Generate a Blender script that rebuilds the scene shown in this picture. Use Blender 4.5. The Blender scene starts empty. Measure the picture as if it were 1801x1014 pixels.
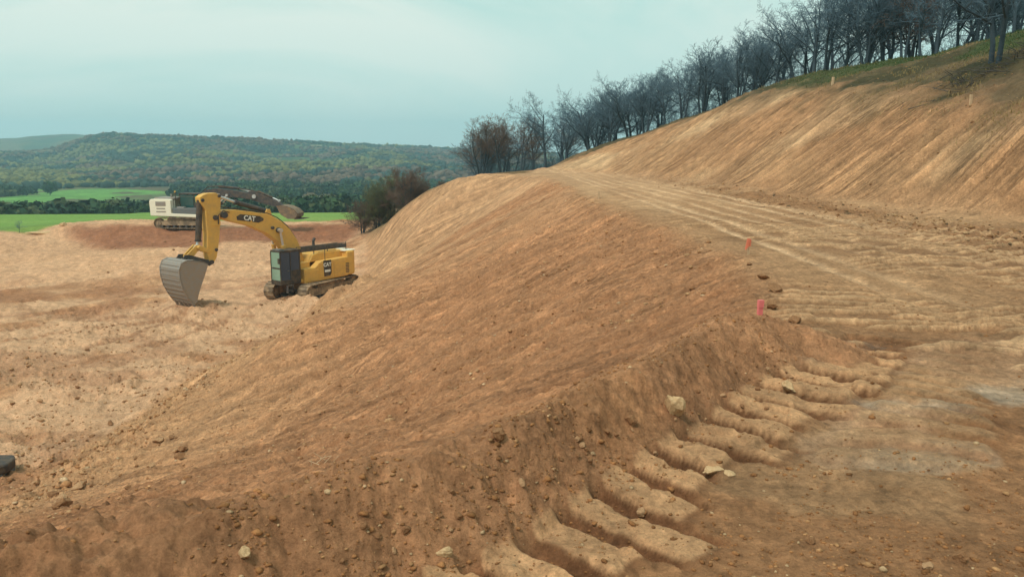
import bpy, bmesh, math, random
import numpy as np
from mathutils import Vector, Matrix
from mathutils.geometry import delaunay_2d_cdt

# ------------------------------------------------------------------ camera, sky, sun, exposure
S = bpy.context.scene
COL = S.collection
EYE = 1.8
FPX = 1413.0                                    # focal length in photo pixels (photo 1801 x 1014)
TILT = math.atan(245 / FPX)
cd = bpy.data.cameras.new('camera'); cam = bpy.data.objects.new('camera', cd); COL.objects.link(cam)
cd.sensor_width = 36; cd.lens = 36 * FPX / 1801
cd.clip_start = 0.05; cd.clip_end = 20000
cam.location = (0, 0, EYE); cam.rotation_euler = (math.pi / 2 - TILT, 0, 0)
S.camera = cam
S.cycles.volume_bounces = 2; S.cycles.max_bounces = 6
SUN_EL, SUN_AZ = math.radians(56), math.radians(-138)     # azimuth from +Y, negative = left
w = bpy.data.worlds.new('World'); S.world = w; w.use_nodes = True
nt = w.node_tree; nt.nodes.clear()
def N(nt, t, **k):
    n = nt.nodes.new(t)
    for a, b in k.items(): setattr(n, a, b)
    return n
out = N(nt, 'ShaderNodeOutputWorld'); bg = N(nt, 'ShaderNodeBackground'); bg.inputs[1].default_value = 0.1
sky = N(nt, 'ShaderNodeTexSky', sky_type='NISHITA', sun_disc=False, sun_elevation=SUN_EL, sun_rotation=SUN_AZ)
sky.dust_density = 3; sky.air_density = 1.2
tc = N(nt, 'ShaderNodeTexCoord'); mp = N(nt, 'ShaderNodeMapping'); mp.inputs['Scale'].default_value = (1.0, 1.0, 3.2)
mp.inputs['Rotation'].default_value = (0, math.radians(8), 0)
n1 = N(nt, 'ShaderNodeTexNoise'); n1.inputs['Scale'].default_value = 1.9; n1.inputs['Detail'].default_value = 7; n1.inputs['Roughness'].default_value = 0.55
n1.inputs['Distortion'].default_value = 0.9
r1 = N(nt, 'ShaderNodeValToRGB')
r1.color_ramp.elements[0].position = 0.42; r1.color_ramp.elements[0].color = (0.52, 0.79, 0.725, 1)
r1.color_ramp.elements[1].position = 0.66; r1.color_ramp.elements[1].color = (0.80, 0.91, 0.82, 1)
sc = N(nt, 'ShaderNodeVectorMath', operation='SCALE'); sc.inputs['Scale'].default_value = 10.0
# grey-blue towards the horizon
sep = N(nt, 'ShaderNodeSeparateXYZ')
hr = N(nt, 'ShaderNodeMapRange'); hr.inputs['From Min'].default_value = -0.02; hr.inputs['From Max'].default_value = 0.16
hm = N(nt, 'ShaderNodeMix', data_type='RGBA'); hm.inputs[6].default_value = (0.62, 0.84, 0.81, 1)
mix = N(nt, 'ShaderNodeMix', data_type='RGBA'); mix.inputs[0].default_value = 0.88
L = nt.links.new
L(tc.outputs['Generated'], mp.inputs[0]); L(mp.outputs[0], n1.inputs[0]); L(n1.outputs[0], r1.inputs[0])
L(tc.outputs['Generated'], sep.inputs[0]); L(sep.outputs[2], hr.inputs[0]); L(hr.outputs[0], hm.inputs[0])
L(r1.outputs[0], hm.inputs[7]); L(hm.outputs[2], sc.inputs[0])
L(sky.outputs[0], mix.inputs[6]); L(sc.outputs[0], mix.inputs[7]); L(mix.outputs[2], bg.inputs[0]); L(bg.outputs[0], out.inputs[0])
sl = bpy.data.lights.new('sun', 'SUN'); sl.energy = 2.1; sl.angle = math.radians(11); sl.color = (1.0, 0.93, 0.82)
so = bpy.data.objects.new('sun', sl); COL.objects.link(so)
sd = Vector((math.sin(SUN_AZ) * math.cos(SUN_EL), math.cos(SUN_AZ) * math.cos(SUN_EL), math.sin(SUN_EL)))
so.rotation_euler = sd.to_track_quat('Z', 'Y').to_euler()
S.view_settings.view_transform = 'Standard'; S.view_settings.look = 'None'
S.view_settings.exposure = 0.1; S.view_settings.gamma = 1.0

# ------------------------------------------------------------------ helpers
def ray(px, py):
    u = (px - 900.5) / FPX; v = (507 - py) / FPX; c, s = math.cos(TILT), math.sin(TILT)
    return (u, c + v * s, -s + v * c)
def PZ(px, py, z):
    d = ray(px, py); t = (z - EYE) / d[2]; return (d[0] * t, d[1] * t, z)
def PY(px, py, Y):
    d = ray(px, py); t = Y / d[1]; return (d[0] * t, Y, EYE + d[2] * t)
def tag(o, label=None, cat=None, group=None, kind=None):
    if label: o['label'] = label
    if cat: o['category'] = cat
    if group: o['group'] = group
    if kind: o['kind'] = kind
    return o
def empty(name, loc, rz=0):
    o = bpy.data.objects.new(name, None); COL.objects.link(o); o.location = loc; o.rotation_euler = (0, 0, rz); return o
def meshobj(name, me, mat, parent=None):
    o = bpy.data.objects.new(name, me); COL.objects.link(o)
    if mat:
        for m in (mat if isinstance(mat, (list, tuple)) else [mat]): me.materials.append(m)
    if parent: o.parent = parent
    return o
WARP = None
class MB:
    def __init__(s): s.v = []; s.f = []; s.mi = []; s.m = 0
    def add(s, vs, fs):
        b = len(s.v); s.v += [tuple(p) for p in vs]; s.f += [tuple(b + i for i in f) for f in fs]; s.mi += [s.m] * len(fs)
    def box(s, c, d, M=None):
        x, y, z = d[0] / 2, d[1] / 2, d[2] / 2
        vs = [Vector((i * x, j * y, k * z)) for i in (-1, 1) for j in (-1, 1) for k in (-1, 1)]
        if M is not None: vs = [M @ p for p in vs]
        s.add([p + Vector(c) for p in vs], [(0, 1, 3, 2), (4, 6, 7, 5), (0, 4, 5, 1), (2, 3, 7, 6), (0, 2, 6, 4), (1, 5, 7, 3)])
    def cyl(s, a, b, r, r2=None, n=12, caps=True):
        a = Vector(a); b = Vector(b); r2 = r if r2 is None else r2
        d = (b - a).normalized(); u = d.orthogonal().normalized(); v = d.cross(u)
        vs = []
        for p, q in ((a, r), (b, r2)):
            for i in range(n):
                t = 2 * math.pi * i / n; vs.append(p + u * (q * math.cos(t)) + v * (q * math.sin(t)))
        fs = [(i, (i + 1) % n, n + (i + 1) % n, n + i) for i in range(n)]
        if caps: fs += [tuple(range(n))[::-1], tuple(range(n, 2 * n))]
        s.add(vs, fs)
    def tube(s, pts, r, n=6):
        for i in range(len(pts) - 1): s.cyl(pts[i], pts[i + 1], r, n=n)
    def prism(s, prof, y0, y1, scale1=None):
        """outline in local XZ, extruded along Y"""
        n = len(prof)
        vs = [(x, y0, z) for x, z in prof] + [(x, y1, z) for x, z in prof]
        fs = [(i, (i + 1) % n, n + (i + 1) % n, n + i) for i in range(n)] + [tuple(range(n))[::-1], tuple(range(n, 2 * n))]
        s.add(vs, fs)
    def hull(s, bot, top):
        n = len(bot); s.add(list(bot) + list(top), [(i, (i + 1) % n, n + (i + 1) % n, n + i) for i in range(n)] + [tuple(range(n))[::-1], tuple(range(n, 2 * n))])
    def build(s, name, mat, parent=None, bevel=0, smooth=False, rz=0):
        me = bpy.data.meshes.new(name); me.from_pydata([WARP(*p) for p in s.v] if WARP else s.v, [], s.f)
        o = meshobj(name, me, mat, parent)
        me.polygons.foreach_set('material_index', s.mi)
        bm = bmesh.new(); bm.from_mesh(me)
        bmesh.ops.recalc_face_normals(bm, faces=bm.faces)
        if rz: bmesh.ops.rotate(bm, verts=bm.verts, cent=(0, 0, 0), matrix=Matrix.Rotation(rz, 3, 'Z'))
        bm.to_mesh(me); bm.free()
        if smooth: me.polygons.foreach_set('use_smooth', [True] * len(me.polygons))
        if bevel:
            b = o.modifiers.new('bevel', 'BEVEL'); b.width = bevel; b.segments = 2; b.limit_method = 'ANGLE'; b.angle_limit = math.radians(35)
        return o

def hash2(ix, iy, seed):
    h = (ix.astype(np.int64) * 374761393 + iy.astype(np.int64) * 668265263 + seed * 1274126177) & 0xffffffff
    h = ((h ^ (h >> 13)) * 1274126177) & 0xffffffff
    h = ((h ^ (h >> 15)) * 2246822519) & 0xffffffff
    h = h ^ (h >> 16)
    return (h & 0xffffff).astype(np.float32) / 16777216.0
def vnoise(x, y, seed=0):
    x = np.asarray(x, dtype=np.float64); y = np.asarray(y, dtype=np.float64)
    ix = np.floor(x); iy = np.floor(y); fx = (x - ix).astype(np.float32); fy = (y - iy).astype(np.float32)
    ix = ix.astype(np.int64); iy = iy.astype(np.int64)
    fx = fx * fx * fx * (fx * (fx * 6 - 15) + 10); fy = fy * fy * fy * (fy * (fy * 6 - 15) + 10)
    a = hash2(ix, iy, seed); b = hash2(ix + 1, iy, seed); c = hash2(ix, iy + 1, seed); d = hash2(ix + 1, iy + 1, seed)
    return (a + (b - a) * fx) * (1 - fy) + (c + (d - c) * fx) * fy
def fbm(x, y, seed=0, octv=4, rough=0.5):
    s = 0; a = 1; t = 0
    for o in range(octv):
        th = 0.7 * o + 0.3; c, q = math.cos(th), math.sin(th)
        s = s + a * vnoise((x * c - y * q) * 2 ** o, (x * q + y * c) * 2 ** o, seed + o * 17); t += a; a *= rough
    return s / t                                  # 0..1
def sstep(a, b, x):
    t = np.clip((x - a) / (b - a), 0, 1); return t * t * (3 - 2 * t)

# ------------------------------------------------------------------ materials
def mat(name): 
    m = bpy.data.materials.new(name); m.use_nodes = True; return m, m.node_tree, m.node_tree.nodes['Principled BSDF']
def paint(name, col, rough=0.45, metal=0.0, dirt=(0.42, 0.25, 0.12), amt=0.35, scale=3.0, spec=0.4):
    m, nt, b = mat(name)
    tc = N(nt, 'ShaderNodeTexCoord')
    n = N(nt, 'ShaderNodeTexNoise'); n.inputs['Scale'].default_value = scale; n.inputs['Detail'].default_value = 8; n.inputs['Roughness'].default_value = 0.65
    r = N(nt, 'ShaderNodeMapRange'); r.inputs['From Min'].default_value = 0.42; r.inputs['From Max'].default_value = 0.72; r.inputs['To Max'].default_value = amt * 1.6; r.inputs['To Min'].default_value = amt * 0.25
    mx = N(nt, 'ShaderNodeMix', data_type='RGBA'); mx.inputs[6].default_value = (*col, 1); mx.inputs[7].default_value = (*dirt, 1)
    bp = N(nt, 'ShaderNodeBump'); bp.inputs['Strength'].default_value = 0.25; bp.inputs['Distance'].default_value = 0.02
    rr = N(nt, 'ShaderNodeMapRange'); rr.inputs['To Min'].default_value = rough; rr.inputs['To Max'].default_value = min(1, rough + 0.35)
    L = nt.links.new
    L(tc.outputs['Object'], n.inputs[0]); L(n.outputs[0], r.inputs[0]); L(r.outputs[0], mx.inputs[0]); L(mx.outputs[2], b.inputs['Base Color'])
    L(n.outputs[0], bp.inputs['Height']); L(bp.outputs[0], b.inputs['Normal']); L(n.outputs[0], rr.inputs[0]); L(rr.outputs[0], b.inputs['Roughness'])
    b.inputs['Metallic'].default_value = metal; b.inputs['Specular IOR Level'].default_value = spec
    return m
M_yel = paint('yellow_paint', (0.76, 0.42, 0.085), amt=0.30)
M_blk = paint('black_paint', (0.018, 0.02, 0.025), rough=0.5, amt=0.22)
M_drk = paint('dark_steel', (0.035, 0.04, 0.05), rough=0.55, amt=0.18)
M_wht = paint('white_paint', (0.86, 0.80, 0.64), amt=0.08)
M_gry = paint('worn_grey_steel', (0.30, 0.28, 0.265), rough=0.4, metal=0.35, amt=0.3, scale=5)
M_chr = paint('chrome_rod', (0.65, 0.65, 0.65), rough=0.25, metal=0.8, amt=0.05)
M_trk = paint('dusty_track_steel', (0.10, 0.075, 0.055), rough=0.8, amt=0.85, scale=2.2, dirt=(0.45, 0.31, 0.19))
M_dgr = paint('grey_plastic', (0.12, 0.14, 0.15), rough=0.5, amt=0.12)
M_let = paint('white_lettering', (0.80, 0.78, 0.72), amt=0.05)
M_rail = paint('handrail_paint', (0.05, 0.05, 0.05), amt=0.2)
def glass(name, col):
    m, nt, b = mat(name); b.inputs['Base Color'].default_value = (*col, 1); b.inputs['Roughness'].default_value = 0.12
    b.inputs['Specular IOR Level'].default_value = 0.8; return m
M_gls = glass('tinted_glass', (0.24, 0.38, 0.29)); M_gls2 = glass('dark_glass', (0.03, 0.055, 0.10)); M_glg = glass('green_glass', (0.01, 0.17, 0.11))
def simple(name, col, rough=0.9):
    m, nt, b = mat(name)
    n = N(nt, 'ShaderNodeTexNoise'); n.inputs['Scale'].default_value = 6; n.inputs['Detail'].default_value = 6
    tc = N(nt, 'ShaderNodeTexCoord'); nt.links.new(tc.outputs['Object'], n.inputs[0])
    mx = N(nt, 'ShaderNodeMix', data_type='RGBA')
    mx.inputs[6].default_value = (*[c * 0.6 for c in col], 1); mx.inputs[7].default_value = (*[min(1, c * 1.35) for c in col], 1)
    nt.links.new(n.outputs[0], mx.inputs[0]); nt.links.new(mx.outputs[2], b.inputs['Base Color'])
    b.inputs['Roughness'].default_value = rough; b.inputs['Specular IOR Level'].default_value = 0.2
    return m
M_bark = simple('bark', (0.06, 0.085, 0.105)); M_twig = simple('twigs', (0.12, 0.185, 0.235)); M_twigb = simple('brown_twigs', (0.17, 0.115, 0.09))  # bark and plain twigs tinted blue: distance haze put into their colour
M_twigg = simple('budding_twigs', (0.14, 0.145, 0.075))
M_pink = simple('pink_marker_paint', (0.92, 0.20, 0.19), 0.6); M_wood = simple('pale_stake_wood', (0.62, 0.42, 0.26)); M_ora = simple('orange_red_tape', (0.85, 0.22, 0.13), 0.6)
def stone(name, c1, c2, sc=4):
    m, nt, b = mat(name); L = nt.links.new
    tc = N(nt, 'ShaderNodeTexCoord'); n = N(nt, 'ShaderNodeTexNoise'); n.inputs['Scale'].default_value = sc; n.inputs['Detail'].default_value = 9; n.inputs['Roughness'].default_value = 0.7
    r = N(nt, 'ShaderNodeValToRGB'); r.color_ramp.elements[0].position = 0.35; r.color_ramp.elements[0].color = (*c1, 1); r.color_ramp.elements[1].position = 0.65; r.color_ramp.elements[1].color = (*c2, 1)
    bp = N(nt, 'ShaderNodeBump'); bp.inputs['Strength'].default_value = 0.6; bp.inputs['Distance'].default_value = 0.01
    L(tc.outputs['Object'], n.inputs[0]); L(n.outputs[0], r.inputs[0]); L(r.outputs[0], b.inputs['Base Color']); L(n.outputs[0], bp.inputs['Height']); L(bp.outputs[0], b.inputs['Normal'])
    b.inputs['Roughness'].default_value = 0.95; b.inputs['Specular IOR Level'].default_value = 0.15
    return m
M_rock = stone('tan_stone', (0.34, 0.18, 0.09), (0.48, 0.29, 0.16)); M_pale = stone('pale_stone', (0.46, 0.28, 0.14), (0.62, 0.42, 0.24)); M_clod = stone('earth_clod', (0.20, 0.095, 0.045), (0.32, 0.165, 0.08))

# ------------------------------------------------------------------ terrain: surveyed break lines -> TIN -> grid
BERM = [PZ(-60, 1030, .30), PZ(0, 1000, .32), PZ(150, 960, .34), PZ(300, 925, .36), PZ(500, 880, .36), PZ(650, 835, .36), PZ(800, 790, .38), PZ(1000, 690, .38), PZ(1180, 610, .42), PZ(1260, 568, .42), PZ(1330, 546, .40), PZ(1400, 552, .34)]
crest_near = [(-30, -14, 0), (-14, -6, 0), (-6, -.4, 0)] + [(x, y, 0.0) for x, y, z in BERM[:-1]]
crest_road = [PZ(1352, 500, 0), PZ(1300, 452, 0), PZ(1180, 402, 0), PZ(1100, 368, 0), PZ(1040, 345, 0), PZ(990, 322, 0), PZ(958, 309, 0)]
crest_far = [(-.2, 60, -.05), PY(820, 307, 61), PY(785, 318, 62), PY(750, 331, 63), PY(720, 350, 64), PY(700, 366, 65), PY(680, 385, 66), PY(662, 402, 67), PY(650, 405, 70)]
toe = [(-48, -4, -8), (-32, 5, -8), (-22, 14, -8), PZ(0, 905, -8), PZ(100, 830, -8), PZ(300, 700, -8), PZ(430, 620, -8), PZ(540, 565, -8), PZ(610, 535, -8), PZ(645, 505, -8), PY(650, 470, 62), PY(652, 440, 66), PY(645, 415, 72)]
btoe = [(17, -14, 0), (14.5, 5, 0), PZ(1801, 392, 0), PZ(1600, 370, 0), PZ(1400, 349, 0), PZ(1260, 330, 0), PZ(1130, 314, 0), PZ(1050, 305, 0), PZ(985, 301, 0)]
brow = [(24, -14, 4.2), (19.5, 8, 3.5), PY(1801, 197, 23), PY(1740, 205, 25.5), PY(1640, 186, 29), PY(1520, 163, 36), PY(1400, 155, 46), PY(1330, 173, 50), PY(1260, 190, 56), PY(1180, 217, 64), PY(1100, 247, 71), PY(1040, 270, 74), PY(985, 290, 77)]
tline = [(36, -14, 10), (33, 12, 9.5), PY(1801, 50, 40), PY(1720, 70, 43), PY(1640, 90, 46), PY(1540, 110, 50), PY(1440, 133, 53), PY(1341, 165, 58), PY(1260, 186, 63), PY(1180, 214, 70), PY(1100, 243, 78), PY(1040, 268, 82), PY(975, 294, 86)]
mound = [PY(110, 395, 81), PY(200, 391, 79), PY(300, 397, 80), PY(350, 401, 80), PY(420, 398, 81), PY(500, 396, 82), PY(570, 393, 82), PY(640, 394, 80)]
mfront = [PY(130, 425, 77), PY(180, 441, 72), PY(270, 438, 71), PY(350, 432, 72), PY(420, 425, 74), PY(520, 425, 74), PY(600, 428, 73)]
fedge = [PY(-300, 405, 84), PY(0, 407, 82), PY(55, 411, 81), PY(80, 402, 83), PY(110, 393, 84), PY(180, 388, 86), PY(260, 386, 88), PY(400, 388, 88), PY(520, 390, 86), PY(600, 387, 88), PY(660, 385, 90)]
ffar = [PY(-400, 371, 124), PY(0, 371, 122), PY(150, 370.5, 122), PY(300, 370, 122), PY(480, 371, 122), PY(600, 370, 122), PY(680, 370, 122)]
pbank = [PY(-200, 497, 60), PY(0, 492, 60), PY(100, 480, 61.5), PY(180, 464, 64), PY(260, 448, 67)]
plow = [(x + .6, y - 1.6, z - .45) for x, y, z in pbank]
extra = [(-95, -20, -8), (-95, 60, -7.6), (-75, 20, -8), (-70, 45, -7.9), (-40, 20, -8), (-30, 40, -8), (-45, 50, -8.), (-20, 38, -8), (-20, 52, -8), (-14, 62, -7.4), (-60, 70, -6.9), (-22, 64, -7.5),
         (-95, 90, -6.9), (-95, 132, -7.5), (9, -14, 0), (6, 0, 0), (0, -12, 0), (10, 3, 0), (6, 14, 0), (7, 30, 0), (5.5, 48, 0), (3, 66, -.1), (2, 78, -.5), (1, 92, -1.2), PY(860, 303, 92), (-8, 80, -3.4), (-10, 74, -4.6), (-12, 90, -5.6), (-4, 100, -3.2), (-5, 70, -1.6), (-2.6, 76, -1.3),
         (4, 105, -2.5), (-10, 132, -8), (5, 132, -7), (14, 100, 1.2), (20, 85, 2.6), (25, 132, -3), (40, 110, 3), (32, 75, 6), (40, 58, 8.2), (75, 60, 9), (75, -20, 14), (75, 132, 2), (50, 10, 11), (45, 35, 9.5), (30, 62, 6.6), (14, 90, 1.4), (9, 92, .3)]
lines = [crest_near + crest_road + crest_far, toe, btoe, brow, tline, mound, mfront, fedge, ffar, pbank, plow]
V2, E2, ZZ = [], [], []
def dens(l, step=2.2):
    o = []
    for a, b in zip(l[:-1], l[1:]):
        n = max(1, int(math.dist(a[:2], b[:2]) / step))
        for k in range(n): o.append(tuple(a[i] + (b[i] - a[i]) * k / n for i in range(3)))
    return o + [l[-1]]
for l in lines:
    l = dens(l); b = len(V2)
    for i, p in enumerate(l):
        V2.append((p[0], p[1])); ZZ.append(p[2])
        if i: E2.append((b + i - 1, b + i))
for p in extra: V2.append((p[0], p[1])); ZZ.append(p[2])
tv, te, tf, ov, oe, of = delaunay_2d_cdt([Vector(p) for p in V2], E2, [], 0, 1e-4)
tz = [np.mean([ZZ[j] for j in o]) if o else None for o in ov]
kn = np.array([(v.x, v.y, z) for v, z in zip(tv, tz) if z is not None])
for i, z in enumerate(tz):
    if z is None:
        d = (kn[:, 0] - tv[i].x) ** 2 + (kn[:, 1] - tv[i].y) ** 2; k = np.argsort(d)[:2]; tz[i] = float(kn[k, 2].mean())
GX0, GX1, GY0, GY1, GS = -94.0, 74.0, -14.0, 130.0, 0.2
gx = np.arange(GX0, GX1, GS); gy = np.arange(GY0, GY1, GS)
G = np.full((len(gy), len(gx)), np.nan, dtype=np.float64)
for f in tf:
    a, b, c = [(tv[i].x, tv[i].y, tz[i]) for i in f]
    x0, x1 = min(a[0], b[0], c[0]), max(a[0], b[0], c[0]); y0, y1 = min(a[1], b[1], c[1]), max(a[1], b[1], c[1])
    i0 = max(0, int((x0 - GX0) / GS)); i1 = min(len(gx), int((x1 - GX0) / GS) + 2); j0 = max(0, int((y0 - GY0) / GS)); j1 = min(len(gy), int((y1 - GY0) / GS) + 2)
    if i0 >= i1 or j0 >= j1: continue
    X, Y = np.meshgrid(gx[i0:i1], gy[j0:j1])
    D = (b[1] - c[1]) * (a[0] - c[0]) + (c[0] - b[0]) * (a[1] - c[1])
    if abs(D) < 1e-9: continue
    l1 = ((b[1] - c[1]) * (X - c[0]) + (c[0] - b[0]) * (Y - c[1])) / D
    l2 = ((c[1] - a[1]) * (X - c[0]) + (a[0] - c[0]) * (Y - c[1])) / D; l3 = 1 - l1 - l2
    m = (l1 >= -1e-6) & (l2 >= -1e-6) & (l3 >= -1e-6)
    Z = l1 * a[2] + l2 * b[2] + l3 * c[2]
    G[j0:j1, i0:i1][m] = Z[m]
G = np.where(np.isnan(G), -8.0, G)
def blur(A, r, it=2):
    k = 2 * r + 1
    for _ in range(it):
        for ax in (0, 1):
            P = np.pad(A, [(r + 1, r) if i == ax else (0, 0) for i in (0, 1)], mode='edge').cumsum(axis=ax)
            n = A.shape[ax]
            A = (np.take(P, range(k, k + n), axis=ax) - np.take(P, range(0, n), axis=ax)) / k
    return A
G1 = blur(G, 1, 2); G4 = blur(G, 5, 2)
XX, YY = np.meshgrid(gx, gy)
wf = sstep(8, 40, np.hypot(XX, YY))
G = G1 * (1 - wf) + (0.5 * G1 + 0.5 * G4) * wf
def inpoly(x, y, P):
    r = np.zeros(x.shape, bool); n = len(P)
    for i in range(n):
        x1, y1 = P[i][:2]; x2, y2 = P[(i + 1) % n][:2]
        if y1 == y2: continue
        c = (y1 > y) != (y2 > y)
        r ^= c & (x < (x2 - x1) * (y - y1) / (y2 - y1) + x1)
    return r
crest = crest_near + crest_road + crest_far
P_slope = crest + toe[::-1]
P_bank = btoe + brow[::-1]
P_nat = brow + [(4, 95, 0), (10, 130, 0), (75, 130, 0), (75, -20, 0)]
P_road = [(-30, -14, 0)] + crest[1:-8] + [(1, 75, 0), (5, 78, 0)] + btoe[::-1]
P_field = fedge + ffar[::-1]
P_mound = mound[::-1] + mfront + [(-14.5, 74, 0)]
P_bush = crest_far[2:] + [(-16, 95, 0), (-16, 130, 0), (4, 130, 0), (1, 66, 0)]
def gmask(P, r=2): return blur(inpoly(XX, YY, P).astype(np.float64), r, 2)
MK = dict(slope=gmask(P_slope, 1), bank=gmask(P_bank, 2), nat=gmask(P_nat, 4), road=gmask(P_road, 1), field=gmask(P_field, 1), mound=gmask(P_mound, 3), bush=gmask(P_bush, 2))
def samp(A, x, y):
    u = np.clip((x - GX0) / GS, 0, len(gx) - 1.001); v = np.clip((y - GY0) / GS, 0, len(gy) - 1.001)
    i = u.astype(int); j = v.astype(int); fu = u - i; fv = v - j
    return (A[j, i] * (1 - fu) + A[j, i + 1] * fu) * (1 - fv) + (A[j + 1, i] * (1 - fu) + A[j + 1, i + 1] * fu) * fv
def pdist(x, y, P):
    """distance to polyline, arc parameter, side (+ = right of travel)"""
    best = np.full(x.shape, 1e9); arc = np.zeros(x.shape); side = np.zeros(x.shape); s0 = 0
    for a, b in zip(P[:-1], P[1:]):
        dx, dy = b[0] - a[0], b[1] - a[1]; l = math.hypot(dx, dy)
        t = np.clip(((x - a[0]) * dx + (y - a[1]) * dy) / (l * l), 0, 1)
        d = np.hypot(x - a[0] - t * dx, y - a[1] - t * dy); m = d < best
        best = np.where(m, d, best); arc = np.where(m, s0 + t * l, arc)
        cr = ((x - a[0]) * dy - (y - a[1]) * dx) / l
        side = np.where(m, cr, side); s0 += l
    return best, arc, side
def hill_ridge(az):
    px = 900.5 + FPX * np.tan(np.clip(az, -1.2, 1.2)) 
    return np.interp(px, [-600, -200, 0, 60, 110, 150, 180, 200, 260, 330, 430, 500, 580, 650, 740, 820, 950, 1200, 1800], [268, 270, 272, 268, 262, 250, 243, 240, 242, 243.5, 246, 250, 253, 256, 260, 264, 270, 280, 285])
def far_z(x, y):
    r = np.hypot(x, y) + 1e-6; az = np.arctan2(x, y)
    val = np.interp(r, [0, 126, 200, 300, 380, 560, 700], [-7.6, -8.2, -14, -20, -21.5, -22, -20])
    R0 = 620 + 60 * np.sin(az * 9); R1 = 1350 + 120 * np.sin(az * 7 + 1)
    t = np.clip((r - R0) / (R1 - R0), 0, 1)
    py = hill_ridge(az); top = 1.8 - (py - 262) / FPX * R1
    prof = 0.62 * t + 0.38 * sstep(0.72, 1.0, t)
    rough = (fbm(x / 160, y / 160, 5, 4) - .5) * 34 * np.sin(np.clip(t, 0, 1) * math.pi) ** .8
    z = val + (top - val) * prof + rough
    z = z + (fbm(x / 14, y / 14, 9, 2) - .5) * 3 * (t > 0) * np.minimum(1, t * 6)
    z = np.where(r > R1, top + (vnoise(az * 90, r * 0, 3) - .5) * 2.5 - (r - R1) * .012, z)
    z = z + np.where(r > 1700, sstep(1700, 2250, r) * (41 + 7 * vnoise(az * 14, az * 0, 8)), 0) * sstep(.42, .52, -az)
    return z
BL = sum(math.dist(a[:2], b[:2]) for a, b in zip(BERM[:-1], BERM[1:]))
BX0, BY0 = PZ(720, 1014, 0)[:2]; BX1, BY1 = PZ(1460, 600, 0)[:2]
bd = math.hypot(BX1 - BX0, BY1 - BY0); BUX, BUY = (BX1 - BX0) / bd, (BY1 - BY0) / bd
def offs(P, o):
    out = []
    for i, p in enumerate(P):
        a = Vector(P[max(0, i - 1)][:2]); b = Vector(P[min(len(P) - 1, i + 1)][:2]); d = (b - a).normalized(); out.append((p[0] + d.y * o, p[1] - d.x * o, 0))
    return out
FT0 = [PZ(-60, 680, -8), PZ(120, 630, -8), PZ(280, 590, -8), PZ(420, 545, -8), PZ(500, 515, -8)]; FT1 = [PZ(-60, 600, -8), PZ(110, 575, -8), PZ(300, 560, -8), PZ(420, 570, -8)]
FTR = [offs(FT0, 1.3), offs(FT0, -1.3), offs(FT1, 1.3), offs(FT1, -1.3)]
MOUNDS = [(-4.6, 20.5, -.75, 4.2), (-7.6, 28, .55, 3.2), (-1.5, 30, -.4, 4.0), (-1.6, 12.5, -.35, 2.6), (*PZ(585, 556, -8)[:2], .95, 1.6), (*PZ(535, 545, -8)[:2], .62, 1.4), (*PZ(640, 540, -8)[:2], 1.0, 1.6), (*PZ(480, 545, -8)[:2], .35, 1.5), (*PZ(335, 556, -8)[:2], .55, 2.6), (*PZ(260, 530, -8)[:2], .35, 3.0), (*PZ(330, 470, -7.4)[:2], .7, 4.0)]
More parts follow.
